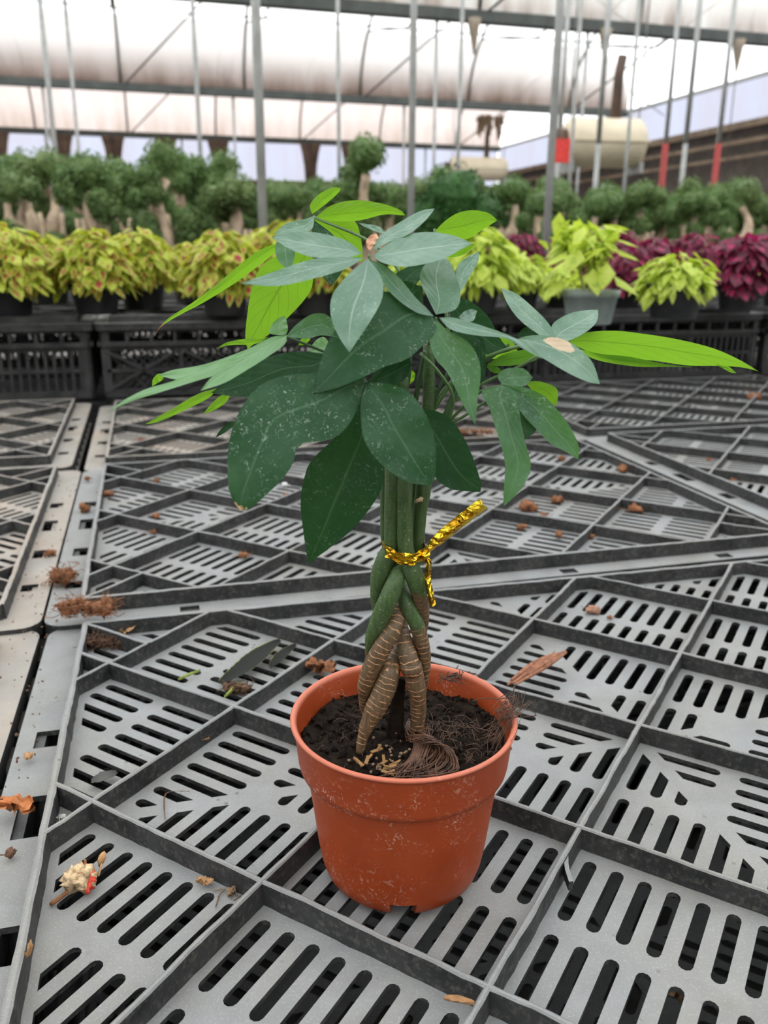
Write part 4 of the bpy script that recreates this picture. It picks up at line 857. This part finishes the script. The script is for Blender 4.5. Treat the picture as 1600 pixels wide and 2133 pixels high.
# ---- ficus rows
fb = thing('ficus_bench', 'long shaded bench carrying the rows of ficus', 'bench', G(0, 0, Z0), GA)
ZB = .06
m = MB(); m.box((-2.6, 3.98, ZB-Z0-.04), (7.6, 8.6, ZB-Z0)); m.build('bench_top', M_DRK, fb, False)
for x in (-2.4, 1., 4.2, 7.4):
    for y in (4.1, 8.4): m = MB(); m.box((x-.05, y-.05, 0), (x+.05, y+.05, ZB-Z0-.04)); m.build('leg', M_DRK, fb, False)
q = NM('ficus_leaves'); n = q.noise(q.pos(), 30, 4, .7); oi = q.n('ShaderNodeObjectInfo').outputs['Random']
c = q.mix(q.rng(n, .35, .65), (.060, .115, .035), (.24, .32, .12)); c = q.mix(q.math('MULTIPLY', oi, .5), c, (.08, .19, .05))
M_FIC = q.done(q.mixs(.25, q.pbr(c, .5, 0, None, .3), q.trl((.14, .26, .06))))
M_FICD = simple('dark_bush_leaves', (.030, .085, .020), .6, 0, .6, 40, 0, .15)
M_TRK = simple('pale_ficus_bark', (.55, .42, .30), .8, 0, .35, 16)
def ficus(seed, h, dense=False):
    rr = random.Random(seed); t = thing('ficus_bonsai', 'x', 'potted tree')
    if not dense:
        m = MB(); pts = [Vector((rr.gauss(0, .012)*(k > 0), rr.gauss(0, .012)*(k > 0), .05+h*.72*k/5)) for k in range(6)]
        m.tube(cr_(pts, 12), [(.048-.028*i/12)*(1+.15*math.sin(i*2+seed)) for i in range(13)], 8)
        for k in range(3):
            a = rr.uniform(0, 6.28); m.tube(cr_([Vector((0, 0, .10)), Vector((math.cos(a)*.05, math.sin(a)*.05, .2)), Vector((math.cos(a)*.07, math.sin(a)*.07, h*.6))], 6), [.022-.002*i for i in range(7)], 6)
        m.build('trunk', M_TRK, t)
        bl = [(0, 0, h*.93, .09)]+[(math.cos(a)*.10, math.sin(a)*.10, h*(rr.uniform(.66, .92) if seed in (11, 13) or rr.random() < .4 else rr.uniform(.36, .7)), rr.uniform(.055, .075)) for a in [rr.uniform(0, 6.28) for _ in range(6)]]+([(math.cos(a)*.11, math.sin(a)*.11, h*.25, .06) for a in (1, 4.)] if seed in (11, 14) else [])
        nper = 330
    else: bl = [(0, 0, h*.75, .16), (-.09, 0, h*.6, .14), (.1, 0, h*.62, .14), (0, 0, h*.4, .17), (.05, -.04, h*.2, .14)]; nper = 420
    m = MB()
    for x, y, z, r in bl:
        blob(m, (x, y, z), r*.82, int(x*999), 2, (1, 1, .95), .18)
        for _ in range(nper):
            d = Vector((rr.gauss(0, 1), rr.gauss(0, 1), rr.gauss(0, .8))).normalized(); c = Vector((x, y, z))+d*r*rr.uniform(.82, 1.06)*(1+.12*noise.noise(d*2.2+Vector((x*50, 0, 0)))); n_ = (d+Vector((rr.gauss(0, .5), rr.gauss(0, .5), rr.gauss(0, .5)))).normalized(); a = n_.orthogonal().normalized(); b_ = n_.cross(a); s_ = .011*rr.uniform(.8, 1.3)
            m.add([c-a*s_, c+b_*s_*.55+n_*s_*.15, c+a*s_, c-b_*s_*.55+n_*s_*.15], [(0, 1, 2, 3)])
    m.build('foliage', M_FICD if dense else M_FIC, t, False, kind='stuff')
    m = MB(); m.lathe([(0, 0), (.065, 0), (.08, .10), (.085, .105), (.078, .105), (0, .095)], 16); m.build('pot', M_PBK, t)
    return t
fp = [ficus(s_, h) for s_, h in ((11, .60), (12, .66), (13, .56), (14, .62), (15, .70))]; bush = ficus(20, .62, True)
fi = 0; rlab = ['front', 'second', 'third', 'fourth', 'fifth', 'rearmost']
taken = set()
for j, v in enumerate((4.25, 4.75, 5.3, 6.0, 6.9, 7.9)):
    u = -.30*v-.1; sp = .30+.03*j
    while u < .82*v+.15:
        x = (GU*u+GV*v); s_ = 1.+.05*R.uniform(-1, 1)
        lab = 'bushy ficus with pale swollen trunk in the %s row behind the flowers, %s half' % (rlab[j], 'left' if x.x < 0 else 'right')
        left = x.x < -.6
        s_ *= (1.0 if R.random() < .35 else .82) if left and j in (0, 1) else 1.0+.02*j
        if j == 0 and not left and abs(x.x-.25) > .45: s_ *= .84
        if j in (1, 2) and not left: s_ *= .92
        k = R.randrange(5)
        if not (j == 0 and abs(x.x-.36) < .32):
            o = fp[k] if k not in taken else dup(fp[k]); taken.add(k)
            o.location = (x.x+R.uniform(-.04, .04), x.y+R.uniform(-.05, .05), ZB); o.rotation_euler = (0, 0, R.uniform(0, 6.28)); o.scale = (s_, s_, s_); o['label'] = lab; o['group'] = 'ficus, %s row, %s half' % (rlab[j], 'left' if x.x < 0 else 'right')
        u += sp*R.uniform(.85, 1.15)
bush.location = unY(945, 450, 4.25); bush.location.z = ZB; bush['label'] = 'dense dark green bush without visible trunk, behind the top of the plant'; bush['category'] = 'shrub'; bush.name = 'dark_bush'
# ============================================================ litter on the crates
M_COIR = simple('rust_coir', (.21, .085, .035), .9, 0, .5, 160); M_COIRD = simple('brown_coir', (.10, .05, .028), .9, 0, .5, 160); M_TAN = simple('tan_dry_leaf', (.42, .24, .11), .8, 0, .4, 120)
def clump(px, py, w, h, z, lab, mat=None, kind='coir', seed=0, name=None, cat='debris'):
    c = un(px, py, z); sc = c.y/FPX*.98/math.cos(PITCH); W_, H_ = w*sc/2, h*sc/2; rr = random.Random(int(px*7+py)); m = MB(); mat = mat or M_COIR
    D_ = max(H_, W_*.55)
    if kind == 'coir':
        for k in range(14): blob(m, (rr.uniform(-.8, .8)*W_, rr.uniform(-.5, .5)*D_, H_*rr.uniform(.2, .7)), min(W_, H_)*rr.uniform(.25, .5), k+int(px), 2, (1.2, 1, .7), .7)
        for k in range(int(70+w)):
            a = Vector((rr.uniform(-.9, .9)*W_, rr.uniform(-.8, .8)*D_, rr.uniform(.05, 1)*H_*.9)); pts = [a]
            for _ in range(3): pts.append(pts[-1]+Vector((rr.gauss(0, H_*.3), rr.gauss(0, H_*.3), rr.gauss(0, H_*.2))))
            for p in pts: p.z = max(.0003, min(H_*1.5, p.z))
            m.tube(cr_(pts, 6), .00022+.0002*rr.random(), 3, False)
    elif kind == 'lump':
        for k in range(4): blob(m, (rr.uniform(-.5, .5)*W_, rr.uniform(-.4, .4)*D_, H_*.45), min(W_, H_)*rr.uniform(.45, .8), k+int(py), 2, (1, 1, .75), .5)
        for k in range(8):
            a = Vector((rr.uniform(-.9, .9)*W_, rr.uniform(-.8, .8)*D_, H_*.3)); m.tube([a, a+Vector((rr.gauss(0, W_*.5), rr.gauss(0, W_*.5), rr.uniform(0, H_*.4)))], .00035, 3, False)
    elif kind == 'scrap':
        n = 10
        for s_ in range(2 if w > 45 else 1):
            a0 = rr.uniform(0, 3); vs = []
            for i in range(n+1):
                for j in range(n+1):
                    x, y = -1+2*i/n, -1+2*j/n; e = 1-.25*noise.noise(Vector((x*2, y*2, a0)))*2; wd = math.sqrt(max(0, 1-y*y*.8))
                    vs.append(Vector((x*W_*wd*e, y*D_*.8*e, H_*.55+H_*1.1*noise.noise(Vector((x*1.6+a0, y*1.6, s_*3)))+H_*.25*abs(x)+s_*H_*.3)))
            for v_ in vs: v_.z = max(.0003, v_.z)
            m.add(vs, [(i*(n+1)+j, (i+1)*(n+1)+j, (i+1)*(n+1)+j+1, i*(n+1)+j+1) for i in range(n) for j in range(n)])
    nm = name or {'coir': 'coir_clump', 'lump': 'coir_crumb', 'scrap': 'dry_leaf_scrap'}[kind]
    return m.build(nm, mat, None, loc=c, label=lab, category=cat)
ZR = .0128
clump(185, 1278, 130, 62, ZR, 'large rust-brown coir clump bridging the gap at the left corner of the pot crate')
clump(130, 1212, 46, 56, .005, 'upright rust coir clump on the flange left of the second crate')
clump(222, 1345, 92, 46, .001, 'dark curly coir tangle in the corner cell just below the big clump', M_COIRD)
clump(264, 1318, 42, 26, .001, 'small tan leaf scrap in the narrow cell beside the coir tangle', M_TAN, 'scrap')
clump(40, 1690, 84, 56, .003, 'crumpled orange dead leaf on the left flange of the pot crate', simple('orange_dead_leaf', (.45, .16, .05), .8, 0, .4, 130), 'scrap')
clump(22, 1780, 30, 26, .002, 'little brown husk below the orange dead leaf', M_COIRD, 'lump')
clump(60, 1578, 20, 24, .002, 'tiny orange husk above the orange dead leaf', M_TAN, 'lump')
clump(62, 1990, 16, 50, .0125, 'slim tan flake along the left edge rib near the bottom', M_TAN, 'scrap')
clump(128, 1703, 26, 16, .001, 'white pebble with sand in the small corner cell', simple('white_pebble', (.7, .68, .62), .6), 'lump', name='pebble', cat='pebble')
clump(428, 1842, 46, 28, .001, 'curled tan husk at the top end of a slot, left of the pot', M_TAN, 'scrap')
clump(482, 1862, 70, 26, .0004, 'patch of loose tan dirt beside the curled husk', simple('loose_dirt', (.22, .14, .08), .95), 'lump', name='dirt_patch')
clump(670, 1402, 66, 46, .001, 'brown dried bract behind the left side of the pot', M_COIR, 'scrap')
clump(495, 1440, 60, 36, .001, 'brown and straw-coloured tuft under the dark leaf-shaped smear', M_COIRD)
clump(1232, 1275, 36, 28, .001, 'pinkish brown crumb on the perforated deck right of the plant stem', simple('pinkish_crumb', (.30, .16, .11), .9), 'lump')
clump(1270, 1288, 14, 12, .001, 'tiny crumb right beside the pinkish brown one', M_COIR, 'lump')
clump(1403, 2072, 60, 90, -.022, 'crumpled tan leaf seen down inside a slot near the bottom right', simple('crumpled_tan_leaf', (.33, .22, .12), .85, 0, .5, 90), 'scrap')
clump(990, 903, 80, 20, .014, 'long flat coir patch behind the plant at centre right', M_COIR)
for x, y, w, h, lab in ((1100, 1062, 44, 36, 'lower left of the coir crumbs in the cell right of the gold tie'), (1163, 1046, 44, 26, 'upper right of the coir crumbs in the cell right of the gold tie'), (1136, 1078, 40, 20, 'middle of the coir crumbs in the cell right of the gold tie'), (1086, 1102, 24, 22, 'round crumb below the cluster right of the gold tie'), (1166, 1120, 18, 30, 'upright crumb near the front edge of the second crate'), (1230, 1120, 20, 16, 'crumb against the front edge rib of the second crate'), (1322, 1065, 46, 26, 'rust crumb pair alone in its cell, second crate right side'), (1296, 982, 28, 24, 'round crumb near the pale diagonal flange'), (1168, 958, 22, 18, 'crumb just left of the right lower leaf tips'),
        (508, 1160, 46, 18, 'flat rust crumb left of the long hanging leaflet tip'), (642, 1077, 20, 14, 'tiny rust crumb left of the stems'), (327, 1077, 20, 16, 'small crumb in the second crate, left side'), (316, 1110, 26, 12, 'pale rust crumb in the left side cell of the second crate'), (226, 1032, 32, 22, 'tan crumb near the left edge rib of the second crate'), (325, 1004, 20, 12, 'small crumb near the back of the second crate'), (595, 1036, 24, 14, 'crumb right below the brown-tipped leaflet'), (1570, 832, 28, 22, 'orange crumb at the far right by the bench'), (1480, 962, 24, 14, 'crumb in the right neighbour crate'), (1526, 1003, 24, 18, 'lower crumb in the right neighbour crate'), (1298, 928, 40, 12, 'crumbs lying on the pale diagonal flange'), (293, 918, 30, 12, 'rust crumb in the third crate, left'), (175, 1063, 24, 24, 'brown crumb on the left flange, upper'), (60, 1250, 24, 16, 'dark crumb on the tan flange at the left'), (105, 1155, 24, 20, 'dark crumb on the tan flange between the holes'), (185, 1000, 22, 14, 'rust crumb at the meeting point of four crates'), (1270, 1155, 80, 8, 'row of tiny crumbs on the front flange of the second crate')):
    clump(x, y, w, h, .0055 if y < 1200 else .001, lab, M_COIR if y % 2 else simple('rust_crumb', (.25, .11, .055), .9, 0, .5, 200) if False else M_COIR, 'lump')
clump(594, 1012, 20, 14, .006, 'small white fluff left behind the brown-tipped leaflet', simple('white_fluff', (.8, .8, .78), .9), 'lump', name='fluff', cat='debris')
# bark strip
a, b_ = un(1068, 1425, .0135), un(1188, 1352, .0145); t = thing('bark_strip', 'splintered rust-brown bark strip lying across a rib right of the pot', 'debris', a)
d = b_-a; m = MB()
for k in range(16):
    o = Vector((R.gauss(0, .0018), R.gauss(0, .0018), R.uniform(0, .0028))); s_, e = R.uniform(0, .35), R.uniform(.6, 1.); m.tube(cr_([d*s_+o, d*(s_+e)/2+o*1.3+Vector((R.gauss(0, .0008), 0, .001)), d*e+o*.6], 8), [.0008+.0009*math.sin(3.1*i/8) for i in range(9)], 5)
m.build('fibre_bundle', simple('rust_bark', (.26, .11, .06), .85, 0, .5, 220), t, False)
m = MB(); m.tube([d*.55, d*.68+Vector((.002, .004, .005))], [.0009, .0004], 5); m.build('splinter', M_COIR, t)
# dried flower
fc = un(168, 1832, .0058); t = thing('dried_flower', 'dried cream flower head with red underside and bent stalk, lower left', 'flower', fc)
m = MB()
for k in range(9):
    a = k*.7; m_ = Vector((math.cos(a)*.0042, math.sin(a)*.0036, R.uniform(-.001, .003))); blob(m, m_, R.uniform(.0028, .0046), k, 2, (1.1, .8, .7), .55)
m.build('petals', simple('cream_dried_petal', (.50, .36, .21), .85, 0, .6, 260, .5), t)
m = MB()
for k in range(6): blob(m, (.0062+R.uniform(-.0015, .001), -.0015+.0009*k-.003, -.0012+.0006*k), .0019, k, 2, (.8, 1, 1.), .5)
m.build('red_petals', simple('red_petal', (.55, .05, .025), .6), t, label='red crumpled petals')
m = MB(); m.tube(cr_([un(150, 1850, .004)-fc, un(128, 1868, .004)-fc, un(105, 1884, .0012)-fc], 8), [.0013, .0012, .0011, .001, .001, .0011, .0012, .0011, .0009], 6)
m.tube(cr_([Vector((.002, .003, .003)), un(178, 1800, .006)-fc, un(177, 1790, .008)-fc], 5), .0007, 5); m.build('stalk', M_COIR, t)
m = MB(); blob(m, un(212, 1790, .006)-fc, .0026, 3, 2, (.6, .7, 1.3), .3); m.tube([un(212, 1800, .005)-fc, un(205, 1825, .003)-fc], .0006, 5); m.build('bud', M_TAN, t)
# made-up yellow-edged leaf standing in for a dark smear, blades and twigs
q = NM('leaflike_scrap'); u, v = q.xyz(q.n('ShaderNodeUVMap').outputs[0])[:2]; n = q.noise(q.pos(), 300, 3)
c = q.mix(q.rng(q.math('ADD', q.math('ABSOLUTE', u), q.math('MULTIPLY', n, .25)), 1.06, 1.16), (.016, .018, .015), (.36, .36, .10)); M_SMEAR = q.done(q.pbr(c, .75, 0, None, .15))
def strip(name, pts, w, mat, lab, cat='debris', flat=.25, hgt=.002):
    P = cr_([un(*p) for p in pts], 16); o0 = P[0].copy(); m = MB(); vs = []; uvs = []
    for i, p in enumerate(P):
        t_ = (P[min(i+1, 16)]-P[max(i-1, 0)]).normalized(); s_ = t_.cross(ZU).normalized(); ww = w*math.sin(math.pi*min(1, max(.03, .08+.9*i/16)))**.7
        for j in range(5):
            u = -1+j/2; vs.append(p-o0+s_*u*ww+ZU*(hgt*(u*u)+.0006*noise.noise(Vector((i*.6, u*2, w*99))))); uvs.append((u, i/16))
    m.add(vs, [(i*5+j, i*5+j+1, i*5+j+6, i*5+j+5) for i in range(16) for j in range(4)], uvs); return m.build(name, mat, None, loc=o0, label=lab, category=cat)
strip('leaflike_scrap', [(462, 1425, .003), (505, 1395, .005), (545, 1362, .006), (585, 1335, .005)], .0085, M_SMEAR, 'dark smear built as a leaf with yellowing edges on the deck left behind the pot', 'leaf')
strip('leaflike_scrap', [(565, 1392, .003), (590, 1365, .004), (618, 1345, .004)], .005, M_SMEAR, 'smaller dark smear built as a leaf touching the rib, right of the larger one', 'leaf')
M_BLD = simple('yellow_green_blade', (.33, .42, .10), .6)
strip('grass_blade', [(372, 1418, .0015), (395, 1408, .002), (418, 1399, .0015)], .0009, M_BLD, 'short pale green blade on the deck left of the leaf-shaped smear', 'leaf')
strip('grass_blade', [(468, 1455, .002), (485, 1440, .004), (502, 1424, .003)], .0012, M_BLD, 'yellow-green blade just below the leaf-shaped smear', 'leaf')
strip('twig', [(392, 1568, .002), (410, 1550, .003), (436, 1540, .002)], .0014, M_TAN, 'curved tan twig below the rib, left of the pot', 'twig')
strip('twig', [(399, 1443, .001), (406, 1454, .001), (412, 1465, .001)], .0009, M_TAN, 'short brown twig in the cell above, left of the pot', 'twig')
strip('twig', [(925, 2084, .013), (955, 2088, .0135), (988, 2095, .013)], .0015, M_TAN, 'tan twig along the rib at the bottom centre', 'twig')
strip('twig', [(344, 1708, .0015), (342, 1670, .002), (350, 1650, .0025), (395, 1648, .002)], .0004, M_COIRD, 'thin bent dark twig on the deck left of the pot', 'twig', hgt=0)
strip('leaflike_scrap', [(190, 1632, .002), (215, 1622, .004), (245, 1612, .002)], .005, simple('dark_curled_leaf', (.05, .05, .045), .6), 'dark curled leaf fragment by the rib at left', 'leaf')
# soil specks scattered on the left flanges
m = MB()
for k in range(260):
    x = R.choice((R.gauss(95, 26), R.gauss(55, 30), R.gauss(150, 18))); y = R.uniform(1000, 1640)
    if x > 165-(y-1000)*.16 or x < 0: continue
    p = un(x, y, .0045 if y > 1290 else .0075); blob(m, p, R.uniform(.0004, .0012), k, 1, (1, 1, .6), .4)
m.build('soil_specks', M_COIRD, None, False, kind='stuff', label='dark soil specks strewn over the left-hand flanges', category='soil')
